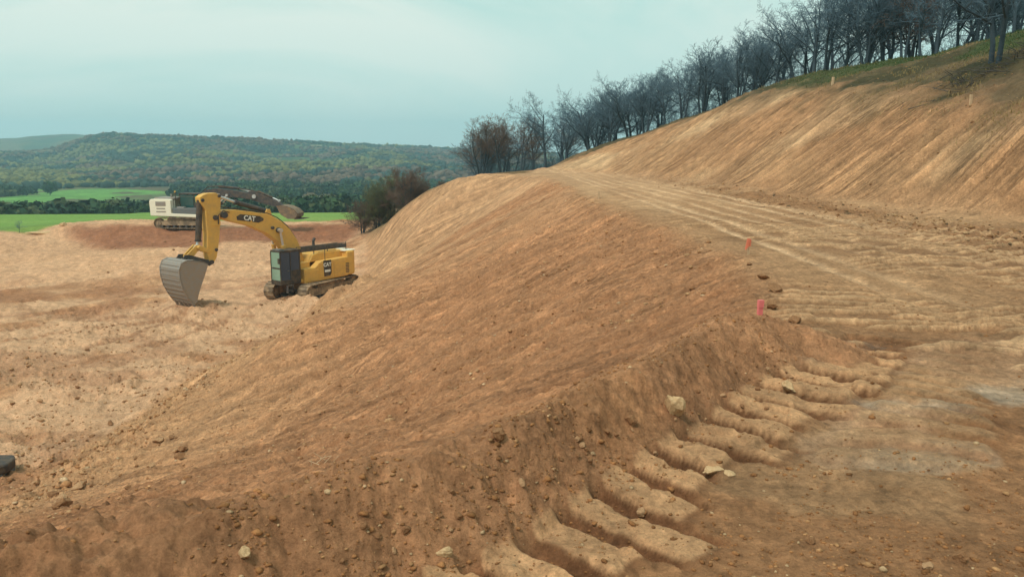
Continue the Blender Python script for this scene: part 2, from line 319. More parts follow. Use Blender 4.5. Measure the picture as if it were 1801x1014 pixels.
def terrain(x, y, detail=True, want=False):
    """height (and masks) of the whole ground at plan points x, y"""
    r = np.hypot(x, y)
    z = samp(G, x, y)
    mk = {k: samp(A, x, y) for k, A in MK.items()}
    inside = 1 - sstep(112, 128, np.maximum(np.abs(y), np.abs(x) * 1.2))
    fz = far_z(x, y)
    near = r < 60
    # berm of loose soil along the near edge
    bdist = np.full(x.shape, 9.); barc = np.zeros(x.shape); bs = np.zeros(x.shape)
    q = r < 16
    if q.any():
        bdist[q], barc[q], bs[q] = pdist(x[q], y[q], BERM)
    nz = (fbm(x * 1.3, y * 1.3, 21, 3) - .5) if detail else 0
    endt = 1 - sstep(BL - .8, BL, barc) * .35
    hb = (0.40 + .06 * sstep(2.5, 5.5, barc)) * endt + .16 * nz
    inner = np.clip(1 - bdist / (.43 + .2 * nz + .30 * sstep(BL - 1.3, BL, barc)), 0, 1); outer = np.clip(1 - bdist / (1.5 + .5 * nz), 0, 1)
    tip = (barc >= BL - 1e-4)
    pr = np.where((bs > 0) | tip, inner, outer)
    pr = pr * (0.75 + 0.25 * pr) - 0.10 * np.exp(-((pr - 1) / .14) ** 2)
    berm = np.where(q, hb * np.maximum(pr, 0), 0); bm_ = np.where(q, sstep(0.0, .22, pr), 0)
    z = z + berm
    sl = np.clip(mk['slope'], 0, 1) * (1 - bm_ * .8); bk = np.clip(mk['bank'], 0, 1); rd = np.clip(mk['road'], 0, 1) * (1 - bm_)
    nat = np.clip(mk['nat'], 0, 1); fld = np.clip(mk['field'], 0, 1); bu = np.clip(mk['bush'], 0, 1)
    flo = np.clip(1 - sl - bk - mk['road'] - nat - fld - bu, 0, 1)
    # track imprints along the berm foot
    s = (x - BX0) * BUX + (y - BY0) * BUY; t = (x - BX0) * BUY - (y - BY0) * BUX
    wob = (fbm(x * .9, y * .9, 33, 2) - .5)
    sp = s / .33 + wob * .8 + .15 * np.sin(s * 2.1) + .35 * t
    ph = sp - np.floor(sp); tooth = sstep(0, .20, ph) * (1 - sstep(.66 + .10 * wob, .90, ph)); tooth = tooth * (1 - .30 * sstep(.5, .68, fbm(x * 5, y * 5, 46, 2)))
    keep = np.clip(.80 + .5 * (vnoise(np.floor(sp) * 3.7, t * 2.4, 44) - .4), .6, 1.1)
    wdt = sstep(.0, .07, t + .15 * wob) * (1 - sstep(.70, .88, t + .4 * wob + .22 * (vnoise(np.floor(sp), s * 0, 45) - .5)))
    bars = tooth * wdt * keep * (s > -1.2) * (1 - sstep(5.0, 6.0, s)) * (1 - bm_)
    sp2 = s / .31 + wob * 2 + 40; ph2 = sp2 - np.floor(sp2); tooth2 = sstep(0, .22, ph2) * (1 - sstep(.5, 1, ph2))
    w2 = sstep(.80, .95, t + .2 * wob) * (1 - sstep(1.45, 1.7, t + .6 * wob)) * sstep(1.8, 2.8, s) * (1 - sstep(7, 10, s))
    bars2 = tooth2 * w2 * .6
    sp3 = (y * .97 + x * .10) / .27 + wob * 2.2 + (fbm(x * .25, y * .25, 35, 2) - .5) * 6
    ph3 = sp3 - np.floor(sp3); tooth3 = sstep(0, .12, ph3) * (1 - sstep(.34, .62, ph3)) * sstep(.25, .5, vnoise(x * 1.1 + np.floor(sp3) * 5.3, np.floor(sp3), 48))
    w3 = rd * sstep(5.6, 7, y + .3 * (x - 3)) * (1 - sstep(14, 26, y)) * sstep(.34, .5, fbm(x * .5 + 3, y * .22, 36, 3) + .12) * np.maximum(sstep(.6, 1.2, t), sstep(4.8, 5.8, s)) * (1 - bm_)
    bars3 = tooth3 * w3
    dz = 0
    streak = 0
    if detail:
        wy = y + (fbm(x * .11, y * .11, 50, 3) - .5) * 3
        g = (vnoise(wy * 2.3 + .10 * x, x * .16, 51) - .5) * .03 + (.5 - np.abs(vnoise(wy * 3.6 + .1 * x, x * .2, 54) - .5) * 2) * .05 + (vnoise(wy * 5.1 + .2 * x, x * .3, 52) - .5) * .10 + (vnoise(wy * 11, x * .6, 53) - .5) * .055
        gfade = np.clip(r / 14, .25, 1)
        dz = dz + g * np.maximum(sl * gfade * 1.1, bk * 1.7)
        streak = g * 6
        # benches and hollows on the slopes and floor
        dz = dz + (fbm(x * .22, y * .22, 60, 3) - .5) * .55 * np.clip(sl + .4 * bk + flo * .5, 0, 1) * sstep(5, 14, r)
        dz = dz + (fbm(x * .12, y * .12, 68, 3) - .5) * .9 * nat
        rub = sstep(.5, .66, fbm(x * .35, y * .35, 61, 3)) * flo + mk['slope'] * sstep(.55, .75, fbm(x * .3, y * .15, 62, 3)) * .6
        toe_r = np.exp(-((x - (10.5 - .03 * y)) / 1.3) ** 2) * (y > 3) * .8 * rd
        cl = np.abs(fbm(x * 3.1, y * 3.1, 63, 3) - .5)
        c2 = np.abs(fbm(x * 1.4, y * 1.4, 69, 3) - .5)
        dz = dz + (.10 - cl * .55) * (rub * .35 + toe_r * .6 + bm_ * .30 + .05 * rd)
        dz = dz + (.12 - c2 * .9) * (rub * .35 + toe_r * .7 + nat * .35)
        dz = dz + (fbm(x * 9, y * 9, 64, 3) - .5) * .065 * (.35 + .65 * bm_ + .6 * rub + .7 * sl) * (r < 36)
        dz = dz + (fbm(x * 26, y * 26, 65, 3) - .5) * .022 * (.6 + .8 * bm_) * (r < 14)
        toez = (sl + flo) * np.exp(-((z + 7.3) / .8) ** 2) * (y < 50)
        dz = dz + (.13 - c2 * 1.0) * toez * .8 + (.08 - cl * .5) * (sl * .35 + toez * .7) * sstep(5, 12, r)
        dz = dz + (fbm(x * .8, y * .8, 97, 4) - .5) * .45 * (flo + .5 * sl) * sstep(8, 20, r)
        # ploughed furrow look on natural ground
        dz = dz + (fbm(x * 2.2, y * 2.2, 66, 3) - .5) * .28 * nat
        # road ruts
        rut = 0
        for xc, wd in ((4.6, .10), (5.15, .16), (5.9, .10), (6.6, .12), (7.4, .14), (8.05, .13), (8.3, .08)):
            xr = xc + .02 * (y - 15) * -.02 * (y - 15) + .25 * np.sin(y * .09)
            rut = rut + np.exp(-((x - xr) / wd) ** 2)
        dz = dz - .028 * rut * rd * (y > 7)
        dz = dz + (bars * .105 + bars2 * .06 + bars3 * .048) - wdt * .04 * (1 - bm_) * (s > -1.2) * (s < 6)
        dz = dz + (fbm(x * .5, y * .5, 67, 3) - .5) * .10 * rd
    # crawler tracks pressed into the pit floor
    ftr = np.zeros(x.shape); q = (r > 20) & (r < 62) & (x < -6)
    if q.any():
        for P in FTR:
            d_, a_, s_2 = pdist(x[q], y[q], P); a_ = a_ + .3 * (fbm(x[q], y[q], 39, 2) - .5); ft = (1 - sstep(.26, .36, d_)) * (.3 + .7 * sstep(.25, .45, (a_ / .42) % 1)) * sstep(.35, .5, fbm(x[q] * .4, y[q] * .4, 38, 2))
            ftr[q] = np.maximum(ftr[q], ft)
    z = z + dz - .05 * ftr
    for mx_, my_, mh, mr in MOUNDS: z = z + mh * np.exp(-((x - mx_) ** 2 + (y - my_) ** 2) / (mr * mr)) * (1 + (.8 * (fbm(x * 1.1, y * 1.1, 98, 3) - .5) if detail else 0))
    zz = z * inside + fz * (1 - inside)
    if not want: return zz
    return zz, dict(sl=sl, bk=bk, rd=rd, nat=nat, fld=fld, bu=bu, flo=flo, bm=bm_, bars=bars / np.maximum(keep, .5), bars2=bars2, bars3=bars3, w3=w3, ftr=ftr, wdt=wdt * (1 - bm_), s=s, t=t, r=r, mound=mk['mound'], streak=streak, inside=inside, rut=rut if detail else 0, toe=toe_r if detail else 0, rub=rub if detail else 0)

def lerp3(A, c, f):
    f = np.clip(f, 0, 1)[:, None]; return A * (1 - f) + np.array(c, dtype=np.float64) * f
def colour(x, y, z, m):
    r = m['r']; n = x.size
    A = np.zeros((n, 3)) + np.array((.43, .225, .105))                          # pit floor
    n1 = fbm(x * .10, y * .16, 71, 4); n2 = fbm(x * .6, y * .6, 72, 3); n3 = fbm(x * 3, y * 3, 73, 3)
    A = lerp3(A, (.56, .34, .19), sstep(.44, .58, n1) * 1.0 * m['flo'])
    A = lerp3(A, (.32, .15, .068), sstep(.50, .38, n1) * .75 * m['flo'])
    A = lerp3(A, (.36, .18, .09), sstep(.52, .66, fbm(x * .28, y * .45, 70, 4)) * .55 * m['flo'])
    pale = sstep(56, 63, y) * (x < -20) * m['flo']
    A = lerp3(A, (.58, .345, .19), pale * .85)
    A = lerp3(A, (.34, .17, .08), m['ftr'] * .8)
    A = lerp3(A, (.375, .178, .078), m['sl'] * (.75 + .25 * n2))
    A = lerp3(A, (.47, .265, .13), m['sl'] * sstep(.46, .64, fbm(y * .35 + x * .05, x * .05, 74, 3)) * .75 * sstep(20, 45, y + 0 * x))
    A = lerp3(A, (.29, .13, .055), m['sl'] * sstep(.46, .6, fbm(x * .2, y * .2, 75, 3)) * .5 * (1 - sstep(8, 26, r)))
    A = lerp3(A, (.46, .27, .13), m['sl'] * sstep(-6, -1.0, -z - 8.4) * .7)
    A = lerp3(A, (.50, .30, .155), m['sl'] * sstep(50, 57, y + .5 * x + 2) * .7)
    A = lerp3(A, (.27, .105, .048), m['mound'] * .9)
    A = lerp3(A, (.40, .225, .105), m['bk'] * .9)
    A = lerp3(A, (.58, .40, .22), m['bk'] * sstep(.45, .68, fbm(x * .2 + y * .1, y * .12, 76, 3)) * .55)
    A = lerp3(A, (.30, .15, .065), m['bk'] * sstep(.5, .65, fbm(x * .3, y * .2, 77, 3)) * .45)
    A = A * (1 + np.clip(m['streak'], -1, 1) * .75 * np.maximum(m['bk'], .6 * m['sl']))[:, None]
    # road
    R = np.zeros((n, 3)) + np.array((.40, .225, .105))
    R = lerp3(R, (.33, .175, .075), sstep(.45, .6, fbm(x * .4, y * .2, 78, 3)) * .7)
    R = lerp3(R, (.55, .34, .175), sstep(.46, .62, fbm(x * .7, y * .12, 79, 3)) * .55 * sstep(10, 22, y))
    R = lerp3(R, (.70, .46, .26), np.clip(m['rut'], 0, 1) * sstep(7, 12, y) * np.clip(.35 + 1.6 * (fbm(x * .4, y * .15, 99, 2) - .3), .1, 1))
    R = lerp3(R, (.50, .31, .165), sstep(25, 50, y) * .6)
    R = lerp3(R, (.24, .115, .048), np.clip(m['toe'], 0, 1) * .8 * sstep(.35, .55, n2))
    # near side: moist soil, dried grey clay smears
    R = lerp3(R, (.33, .155, .062), (1 - sstep(6, 9, y)) * sstep(.45, .55, n2 * .5 + fbm(x * 1.3, y * 1.3, 80, 3) * .5) * .7)
    def smear(px, py, rx, ry, ang):
        cx, cy, _ = PZ(px, py, 0); c, s_ = math.cos(ang), math.sin(ang)
        u = ((x - cx) * c + (y - cy) * s_) / rx; v = (-(x - cx) * s_ + (y - cy) * c) / ry
        wv = (fbm(x * 2.4, y * 2.4, 81, 5) - .5) * 3.0
        return 1 - sstep(.45, 1.25, np.hypot(u, v) + wv)
    R = lerp3(R, (.58, .37, .22), smear(1560, 760, .75, .30, .9) * .5)
    R = lerp3(R, (.60, .37, .21), smear(1720, 640, 1.3, .8, .3) * .7)
    R = lerp3(R, (.50, .35, .22), smear(1640, 820, .36, .20, .5) * .75)
    R = lerp3(R, (.50, .37, .25), smear(1780, 705, .75, .30, .1) * .9)
    R = lerp3(R, (.46, .35, .22), smear(1470, 625, 1.0, .16, .75) * .9)
    R = lerp3(R, (.30, .135, .052), smear(1790, 770, .7, .3, .2) * .7)
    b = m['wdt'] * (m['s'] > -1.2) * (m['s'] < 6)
    R = lerp3(R, (.20, .088, .036), b * .9)  # shade between the imprint bars, put into the soil colour
    R = lerp3(R, (.62, .355, .17), sstep(.42, .72, m['bars'] + .25 * (fbm(x * 6, y * 6, 49, 3) - .5)) * .95)  # bar tops painted lighter against the painted shade
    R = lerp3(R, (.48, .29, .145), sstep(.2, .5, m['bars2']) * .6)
    R = lerp3(R, (.25, .125, .055), np.clip(m['w3'], 0, 1) * .55 * (1 - sstep(.1, .4, m['bars3'])))  # shade in the gaps of the road cleat marks, painted in
    R = lerp3(R, (.56, .35, .18), sstep(.3, .7, m['bars3']) * .7)  # cleat tops painted lighter against those gaps
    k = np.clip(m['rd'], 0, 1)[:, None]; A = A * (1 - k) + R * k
    A = lerp3(A, (.42, .205, .092), m['bm'] * .85)
    A = lerp3(A, (.45, .22, .09), m['bm'] * sstep(.5, .68, fbm(x * 1.1, y * 1.1, 82, 3)) * .4)
    # natural hillside
    T = np.zeros((n, 3)) + np.array((.135, .105, .048))
    T = lerp3(T, (.22, .145, .075), sstep(.55, .68, fbm(x * .35, y * .5, 83, 4)) * .7)
    T = lerp3(T, (.065, .065, .028), sstep(.48, .58, fbm(x * .5, y * .7, 84, 4)) * .7)
    ph = samp(G, x, y)
    T = lerp3(T, (.08, .115, .035), sstep(.40, .55, fbm(x * .16, y * .16, 85, 3) + .12 * sstep(5.2, 6.8, ph)) * sstep(4.6, 6.4, ph) * .85)
    T = lerp3(T, (.10, .085, .05), sstep(8.4, 9.4, ph) * .6)
    T = T * np.array((.74, .76, .78))
    k = np.clip(m['nat'] - .0, 0, 1)
    k = np.clip(k + (fbm(x * .8, y * .8, 86, 3) - .5) * 1.2 * (k > .02) * (k < .98), 0, 1)[:, None]; A = A * (1 - k) + T * k
    A = lerp3(A, (.16, .12, .055), m['bu'] * .85)
    A = A * (.80 + .40 * n3)[:, None] * (.88 + .24 * n2)[:, None]
    A = A * .88 + A.mean(axis=1)[:, None] * .12; A = A * np.array((1.07, .965, .905))
    # speckle of pebbles / clods
    sp = vnoise(x * 14, y * 14, 87); q = (r < 30)
    A = A * (1 + q * (sp > .86) * .22 - q * (sp < .12) * .22)[:, None]
    # green field and everything beyond
    F = np.zeros((n, 3)) + np.array((.160, .27, .055))
    F = lerp3(F, (.19, .29, .065), sstep(.42, .6, fbm(x * .03, y * .2, 88, 3)))
    F = lerp3(F, (.12, .19, .045), (1 - sstep(84, 92, y)) * .6)
    F = lerp3(F, (.23, .30, .07), sstep(.55, .7, fbm(x * .1, y * .1, 89, 3)) * .4)
    az = np.arctan2(x, y); W = np.zeros((n, 3)) + np.array((.040, .075, .032))
    pyv = 262 - (z - 1.8) / np.maximum(r * np.cos(az), 1) * FPX
    W = lerp3(W, (.085, .115, .04), sstep(.45, .6, fbm(x / 60, y / 60, 90, 4)) * .8)
    W = lerp3(W, (.15, .125, .055), sstep(.53, .62, fbm(x / 80, y / 110, 91, 4)) * .75)
    W = lerp3(W, (.13, .085, .05), sstep(.50, .60, fbm(x / 40 + 9, y / 60, 96, 4)) * .6)
    W = lerp3(W, (.36, .30, .18), sstep(.70, .73, fbm(x / 90, y / 40, 92, 3)) * .6 * (r > 750) * (r < 1500))
    rr = r + 26 * (fbm(x / 45, y / 45, 94, 3) - .5)
    mead = ((rr > 340) & (rr < 500 + 50 * np.sin(az * 23))) * sstep(-.36, -.45, az + .05 * np.sin(rr / 30))
    mead2 = ((rr > 540) & (rr < 590)) * sstep(-.50, -.55, az)
    W = lerp3(W, (.14, .30, .06), np.clip(mead + mead2, 0, 1) * (fbm(x / 30, y / 30, 93, 3) > .30))
    ff = (r > 112) * (r < 150)
    W = lerp3(W, (.12, .27, .04), ff * (1 - sstep(122, 126, y)))
    kk = np.clip(m['fld'], 0, 1)[:, None]; A = A * (1 - kk) + F * kk
    # field edges: pale exposed earth
    k2 = m['inside'][:, None]; A = A * k2 + W * (1 - k2)
    wet = np.clip(smear(1640, 820, .36, .20, .5) + smear(1780, 705, .75, .30, .1) + smear(1470, 625, 1.0, .16, .75), 0, 1) * m['rd'] * m['inside']
    return np.clip(A, .01, .9), wet

def ground_material(name, bump=1.0, near=True, streak=None, pebble=False):
    m, nt, b = mat(name); L = nt.links.new
    at = N(nt, 'ShaderNodeAttribute', attribute_name='soil'); ge = N(nt, 'ShaderNodeNewGeometry')
    n = N(nt, 'ShaderNodeTexNoise'); n.inputs['Scale'].default_value = 16 if near else .25; n.inputs['Detail'].default_value = 12; n.inputs['Roughness'].default_value = .80
    n2 = N(nt, 'ShaderNodeTexNoise'); n2.inputs['Scale'].default_value = 2.1 if near else .05; n2.inputs['Detail'].default_value = 10; n2.inputs['Roughness'].default_value = .80
    vo = N(nt, 'ShaderNodeTexVoronoi'); vo.inputs['Scale'].default_value = 42 if near else 1.2
    r = N(nt, 'ShaderNodeMapRange'); r.inputs['From Min'].default_value = .3; r.inputs['From Max'].default_value = .7; r.inputs['To Min'].default_value = .50; r.inputs['To Max'].default_value = 1.50
    r2 = N(nt, 'ShaderNodeMapRange'); r2.inputs['From Min'].default_value = .3; r2.inputs['From Max'].default_value = .7; r2.inputs['To Min'].default_value = .66; r2.inputs['To Max'].default_value = 1.34
    mu = N(nt, 'ShaderNodeMath', operation='MULTIPLY'); vs = N(nt, 'ShaderNodeVectorMath', operation='SCALE')
    ad = N(nt, 'ShaderNodeMath', operation='MULTIPLY_ADD'); ad.inputs[1].default_value = -.35
    bp = N(nt, 'ShaderNodeBump'); bp.inputs['Strength'].default_value = .75 * bump; bp.inputs['Distance'].default_value = .035 if near else .8
    bp2 = N(nt, 'ShaderNodeBump'); bp2.inputs['Strength'].default_value = .6 * bump; bp2.inputs['Distance'].default_value = .12 if near else 3
    for q in (n, n2, vo): L(ge.outputs['Position'], q.inputs['Vector'])
    L(n.outputs[0], r.inputs[0]); L(n2.outputs[0], r2.inputs[0]); L(r.outputs[0], mu.inputs[0]); L(r2.outputs[0], mu.inputs[1])
    L(at.outputs['Color'], vs.inputs[0]); L(mu.outputs[0], vs.inputs['Scale']); L(vs.outputs[0], b.inputs['Base Color'])
    L(vo.outputs['Distance'], ad.inputs[0]); L(n.outputs[0], ad.inputs[2]); L(ad.outputs[0], bp.inputs['Height']); L(n2.outputs[0], bp2.inputs['Height'])
    L(bp.outputs[0], bp2.inputs['Normal']); L(bp2.outputs[0], b.inputs['Normal'])
    if near and not pebble:
        ro = N(nt, 'ShaderNodeMapRange'); ro.inputs['To Min'].default_value = .95; ro.inputs['To Max'].default_value = .30; L(at.outputs['Alpha'], ro.inputs[0]); L(ro.outputs[0], b.inputs['Roughness'])
    else: b.inputs['Roughness'].default_value = .95
    b.inputs['Specular IOR Level'].default_value = .16
    if streak:                                              # scraped tooth marks running down the fall line
        mp = N(nt, 'ShaderNodeMapping'); mp.inputs['Scale'].default_value = (.30, streak[0], .30); mp.inputs['Rotation'].default_value = (0, 0, streak[2])
        ns = N(nt, 'ShaderNodeTexNoise'); ns.inputs['Scale'].default_value = 1; ns.inputs['Detail'].default_value = 4; ns.inputs['Roughness'].default_value = .6; ns.inputs['Distortion'].default_value = .25
        nd = N(nt, 'ShaderNodeTexNoise'); nd.inputs['Scale'].default_value = .35; nd.inputs['Detail'].default_value = 3
        st = N(nt, 'ShaderNodeMapRange'); st.inputs['From Min'].default_value = .36; st.inputs['From Max'].default_value = .60; st.inputs['To Min'].default_value = 1 - streak[1]; st.inputs['To Max'].default_value = 1 + streak[1] * .75
        sm = N(nt, 'ShaderNodeMapRange'); sm.inputs['From Min'].default_value = .38; sm.inputs['From Max'].default_value = .58
        one = N(nt, 'ShaderNodeMix'); one.inputs[2].default_value = 1.0; m2 = N(nt, 'ShaderNodeMath', operation='MULTIPLY')
        b3 = N(nt, 'ShaderNodeBump'); b3.inputs['Strength'].default_value = .9; b3.inputs['Distance'].default_value = .06
        L(ge.outputs['Position'], mp.inputs[0]); L(mp.outputs[0], ns.inputs['Vector']); L(ge.outputs['Position'], nd.inputs['Vector']); L(ns.outputs[0], st.inputs[0]); L(nd.outputs[0], sm.inputs[0])
        L(sm.outputs[0], one.inputs[0]); L(st.outputs[0], one.inputs[3]); L(one.outputs[0], m2.inputs[0]); L(mu.outputs[0], m2.inputs[1]); L(m2.outputs[0], vs.inputs['Scale'])
        L(one.outputs[0], b3.inputs['Height']); L(bp2.outputs[0], b3.inputs['Normal']); L(b3.outputs[0], b.inputs['Normal'])
    return m
M_soil = ground_material('bare_soil'); M_bank = ground_material('scraped_bank_soil', streak=(9.0, .38, .10)); M_emb = ground_material('scraped_fill_soil', streak=(6.5, .30, -.10)); M_grass = ground_material('green_crop', .8); M_far = ground_material('distant_land', 1, False)

AZ = np.concatenate([np.radians(np.arange(-180, -60, 4)), np.radians(np.linspace(-60, -37, 70, endpoint=False)), np.radians(np.linspace(-37, 37, 1180)), np.radians(np.linspace(37, 60, 70)[1:]), np.radians(np.arange(64, 181, 4))])
NR1 = 1350
RR = np.concatenate([[0.02], np.geomspace(.6, 128, NR1), np.geomspace(129, 2500, 290)])
A2, R2 = np.meshgrid(AZ, RR)
TX = (R2 * np.sin(A2)).ravel(); TY = (R2 * np.cos(A2)).ravel()
TZ = np.empty(TX.size); TC = np.empty((TX.size, 4)); REG = np.zeros(TX.size, np.int8)
for a in range(0, TX.size, 200000):
    b = min(TX.size, a + 200000); x, y = TX[a:b], TY[a:b]
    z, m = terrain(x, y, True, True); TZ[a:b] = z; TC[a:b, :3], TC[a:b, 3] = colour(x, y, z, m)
    reg = np.zeros(b - a, np.int8)
    reg[(m['rd'] > .5) & (y > 5)] = 1
    reg[m['fld'] > .5] = 2
    reg[(m['inside'] < .5)] = 3
    reg[(m['inside'] < .5) & (m['r'] > 600)] = 4
    reg[(m['nat'] > .5) & (reg == 0)] = 5
    reg[(m['bk'] > .5) & (reg == 0)] = 6
    reg[(m['sl'] > .5) & (reg == 0)] = 7
    REG[a:b] = reg
nA, nR = len(AZ), len(RR)
idx = np.arange(nA * nR).reshape(nR, nA)
Q = np.stack([idx[:-1, :-1], idx[:-1, 1:], idx[1:, 1:], idx[1:, :-1]], -1).reshape(-1, 4)[:, ::-1]
FR = REG[Q[:, 0]]
def grid_object(name, sel, m, kind='structure'):
    q = Q[sel]; u, inv = np.unique(q.ravel(), return_inverse=True); inv = inv.reshape(-1)
    me = bpy.data.meshes.new(name)
    me.vertices.add(len(u)); me.vertices.foreach_set('co', np.stack([TX[u], TY[u], TZ[u]], 1).astype(np.float32).ravel())
    me.loops.add(len(inv)); me.loops.foreach_set('vertex_index', inv.astype(np.int32))
    me.polygons.add(len(q)); me.polygons.foreach_set('loop_start', (np.arange(len(q)) * 4).astype(np.int32)); 
    me.polygons.foreach_set('use_smooth', np.ones(len(q), bool))
    me.update(); me.validate()
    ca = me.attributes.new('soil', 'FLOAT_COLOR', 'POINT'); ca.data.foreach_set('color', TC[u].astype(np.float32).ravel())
    o = meshobj(name, me, m); tag(o, kind=kind); return o
grid_object('ground', FR == 0, M_soil); grid_object('dirt_road', FR == 1, M_soil); grid_object('field', FR == 2, M_grass)
grid_object('valley', FR == 3, M_far); grid_object('hills', FR == 4, M_far); grid_object('hillside', FR == 5, M_soil); grid_object('cut_bank', FR == 6, M_bank); grid_object('embankment', FR == 7, M_emb)

def gz(x, y): return float(terrain(np.array([float(x)]), np.array([float(y)]))[0])
def gzs(x, y): return terrain(np.asarray(x, float), np.asarray(y, float))
def hit(px, py, r0=1.5, r1=140):
    d = ray(px, py); t = np.geomspace(r0, r1, 4000); x = d[0] * t; y = d[1] * t; z = EYE + d[2] * t
    g = terrain(x, y); k = np.argmax(g > z)
    return (float(x[k]), float(y[k]), float(g[k]))

# ------------------------------------------------------------------ excavators
def text_part(s, size, parent, loc, M, right, name='lettering', ext=.006, flip=False):
    cu = bpy.data.curves.new(name, 'FONT'); cu.body = s; cu.size = size; cu.extrude = ext; cu.align_x = 'CENTER'; cu.align_y = 'CENTER'; cu.offset = size * .035
    t = bpy.data.objects.new('tmp_text', cu); COL.objects.link(t)
    me = bpy.data.meshes.new_from_object(t.evaluated_get(bpy.context.evaluated_depsgraph_get()))
    bpy.data.objects.remove(t); me.name = name
    o = meshobj(name, me, M, parent)
    X = Vector(right); Z = Vector((0, 0, 1)) if abs(X.z) < .9 else Vector((1, 0, 0))
    Z = (Z - X * Z.dot(X)).normalized(); n = X.cross(Z)
    o.matrix_local = Matrix.Translation(loc) @ Matrix((X, Z, n)).transposed().to_4x4()
    return o
def track_loop(L, H, n=60):
    """rounded belt outline with a slightly raised front idler"""
    r = H / 2; pts = []
    for i in range(n):
        t = i / n * (2 * (L - H) + 2 * math.pi * r)
        a = L - H
        if t < a: p = (-a / 2 + t, H)
        elif t < a + math.pi * r: q = (t - a) / r; p = (a / 2 + r * math.sin(q), r + r * math.cos(q))
        elif t < 2 * a + math.pi * r: p = (a / 2 - (t - a - math.pi * r), 0)
        else: q = (t - 2 * a - math.pi * r) / r; p = (-a / 2 - r * math.sin(q), r - r * math.cos(q))
        pts.append(p)
    return pts
def undercarriage(root, L, H, W, gauge, mt, rz):
    for sgn in (1, -1):
        mb = MB(); pts = track_loop(L, H, 48); n = len(pts)
        for i in range(n):
            a = Vector((pts[i][0], 0, pts[i][1])); b = Vector((pts[(i + 1) % n][0], 0, pts[(i + 1) % n][1]))
            d = (b - a).normalized(); nn = Vector((d.z, 0, -d.x)); c = (a + b) / 2
            c0 = Vector((0, 0, H / 2)); 
            if nn.dot(c - c0) < 0: nn = -nn
            M = Matrix((d, Vector((0, 1, 0)), nn)).transposed()
            mb.box(c + Vector((0, sgn * gauge / 2, 0)) - nn * .03, ((b - a).length * .94, W, .05), M)
            mb.box(c + Vector((0, sgn * gauge / 2, 0)) + nn * .02 + d * .05, (.03, W, .06), M)
        t = mb.build('track', mt, root, rz=rz)
        f = MB(); f.box((0, sgn * gauge / 2, H * .5), (L - H * .9, W * .55, H * .45)); f.box((0, sgn * gauge / 2, H * .78), (L * .5, W * .4, H * .16)); f.build('track_frame', mt, t, bevel=.03, rz=rz)
        for j in range(7):
            k = MB(); xx = -(L - H) / 2 * .88 + j * (L - H) * .88 / 6; k.cyl((xx, sgn * gauge / 2 - W * .36, .17), (xx, sgn * gauge / 2 + W * .36, .17), .13, n=10); k.build('roller', M_drk, t, rz=rz)
        for nm, xx in (('idler', (L - H) / 2), ('sprocket', -(L - H) / 2)):
            k = MB(); k.cyl((xx, sgn * gauge / 2 - W * .3, H / 2), (xx, sgn * gauge / 2 + W * .3, H / 2), H / 2 - .09, n=20); k.cyl((xx, sgn * gauge / 2 - W * .42, H / 2), (xx, sgn * gauge / 2 + W * .42, H / 2), H * .22, n=14); k.build(nm, mt, t, rz=rz)
    c = MB(); c.box((0, 0, H * .62), (2.3, gauge - W, .45)); c.cyl((0, 0, H * .8), (0, 0, H * 1.22), .75, n=24); c.build('car_body', mt, root, bevel=.03, rz=rz)
def strip(prof, off):
    """thicken an open outline inwards -> closed outline"""
    inner = []
    for i, p in enumerate(prof):
        a = Vector(prof[max(0, i - 1)]); b = Vector(prof[min(len(prof) - 1, i + 1)]); d = (b - a).normalized(); inner.append((p[0] - d[1] * off * -1, p[1] + d[0] * off * -1))
    return prof + inner[::-1]

def piecewise(v, xs, ys): return float(np.interp(v, xs, ys))
def W_house(x, y, z): return (piecewise(x, [-3.2, -.68, -.12, .95, 1.55, 3.72, 4.2], [-3.2, -.36, .31, 1.85, 2.15, 3.72, 4.2]), y, z)
def W_arm(x, y, z): return (.0802 + 1.15806 * x + .0002 * z - .00594 * x * x, y, .0035 + .05314 * x + .99932 * z - .00522 * x * z)
def W_bucket(x, y, z): return (.29848 + 1.15489 * x - .0015 * z - .00571 * x * x, y, .0145 + .05337 * x + .99591 * z - .00501 * x * z)
EX = PZ(552, 516, -8)
ex = empty('excavator', (EX[0], EX[1], -8.05), math.radians(180 + 52))
tag(ex, 'yellow tracked excavator with black cab and big grey bucket digging in the pit', 'excavator', 'tracked excavators')
undercarriage(ex, 5.9, 1.12, .78, 2.8, M_trk, math.radians(13))
WARP = W_house
h = MB()
h.box((-.3, 0, 1.32), (3.6, 2.7, .22))                                   # turntable deck
h.prism([(-2.0, 1.25), (.95, 1.12), (.95, 2.08), (.35, 2.1), (.0, 2.46), (-2.0, 2.56)], .95, 1.5)
h.prism([(-2.0, 1.25), (.95, 1.2), (1.0, 1.9), (.9, 2.1), (.6, 2.5), (-2.0, 2.6)], -.75, -1.5)
h.build('house', M_yel, ex, bevel=.05)
hd = MB(); hd.prism([(-2.3, 2.5), (.35, 2.4), (.15, 2.88), (-.2, 2.98), (-2.3, 2.96)], -1.2, .93); hd.box((-1.0, .3, 3.0), (1.3, 1.0, .08)); hd.box((.75, .95 - .3, 2.2), (.9, .5, .5)); hd.build('engine_hood', M_yel, ex, bevel=.06)
cw = MB()
bot = []; top = []
for yy, xx in ((-1.5, -1.95), (-1.5, -2.45), (-1.15, -2.78), (-.5, -2.92), (.5, -2.92), (1.15, -2.78), (1.5, -2.45), (1.5, -1.95)):
    bot.append((xx, yy, 1.28)); top.append((xx, yy, 2.92))
cw.hull(bot, top); cwo = cw.build('counterweight', M_yel, ex, bevel=.09)
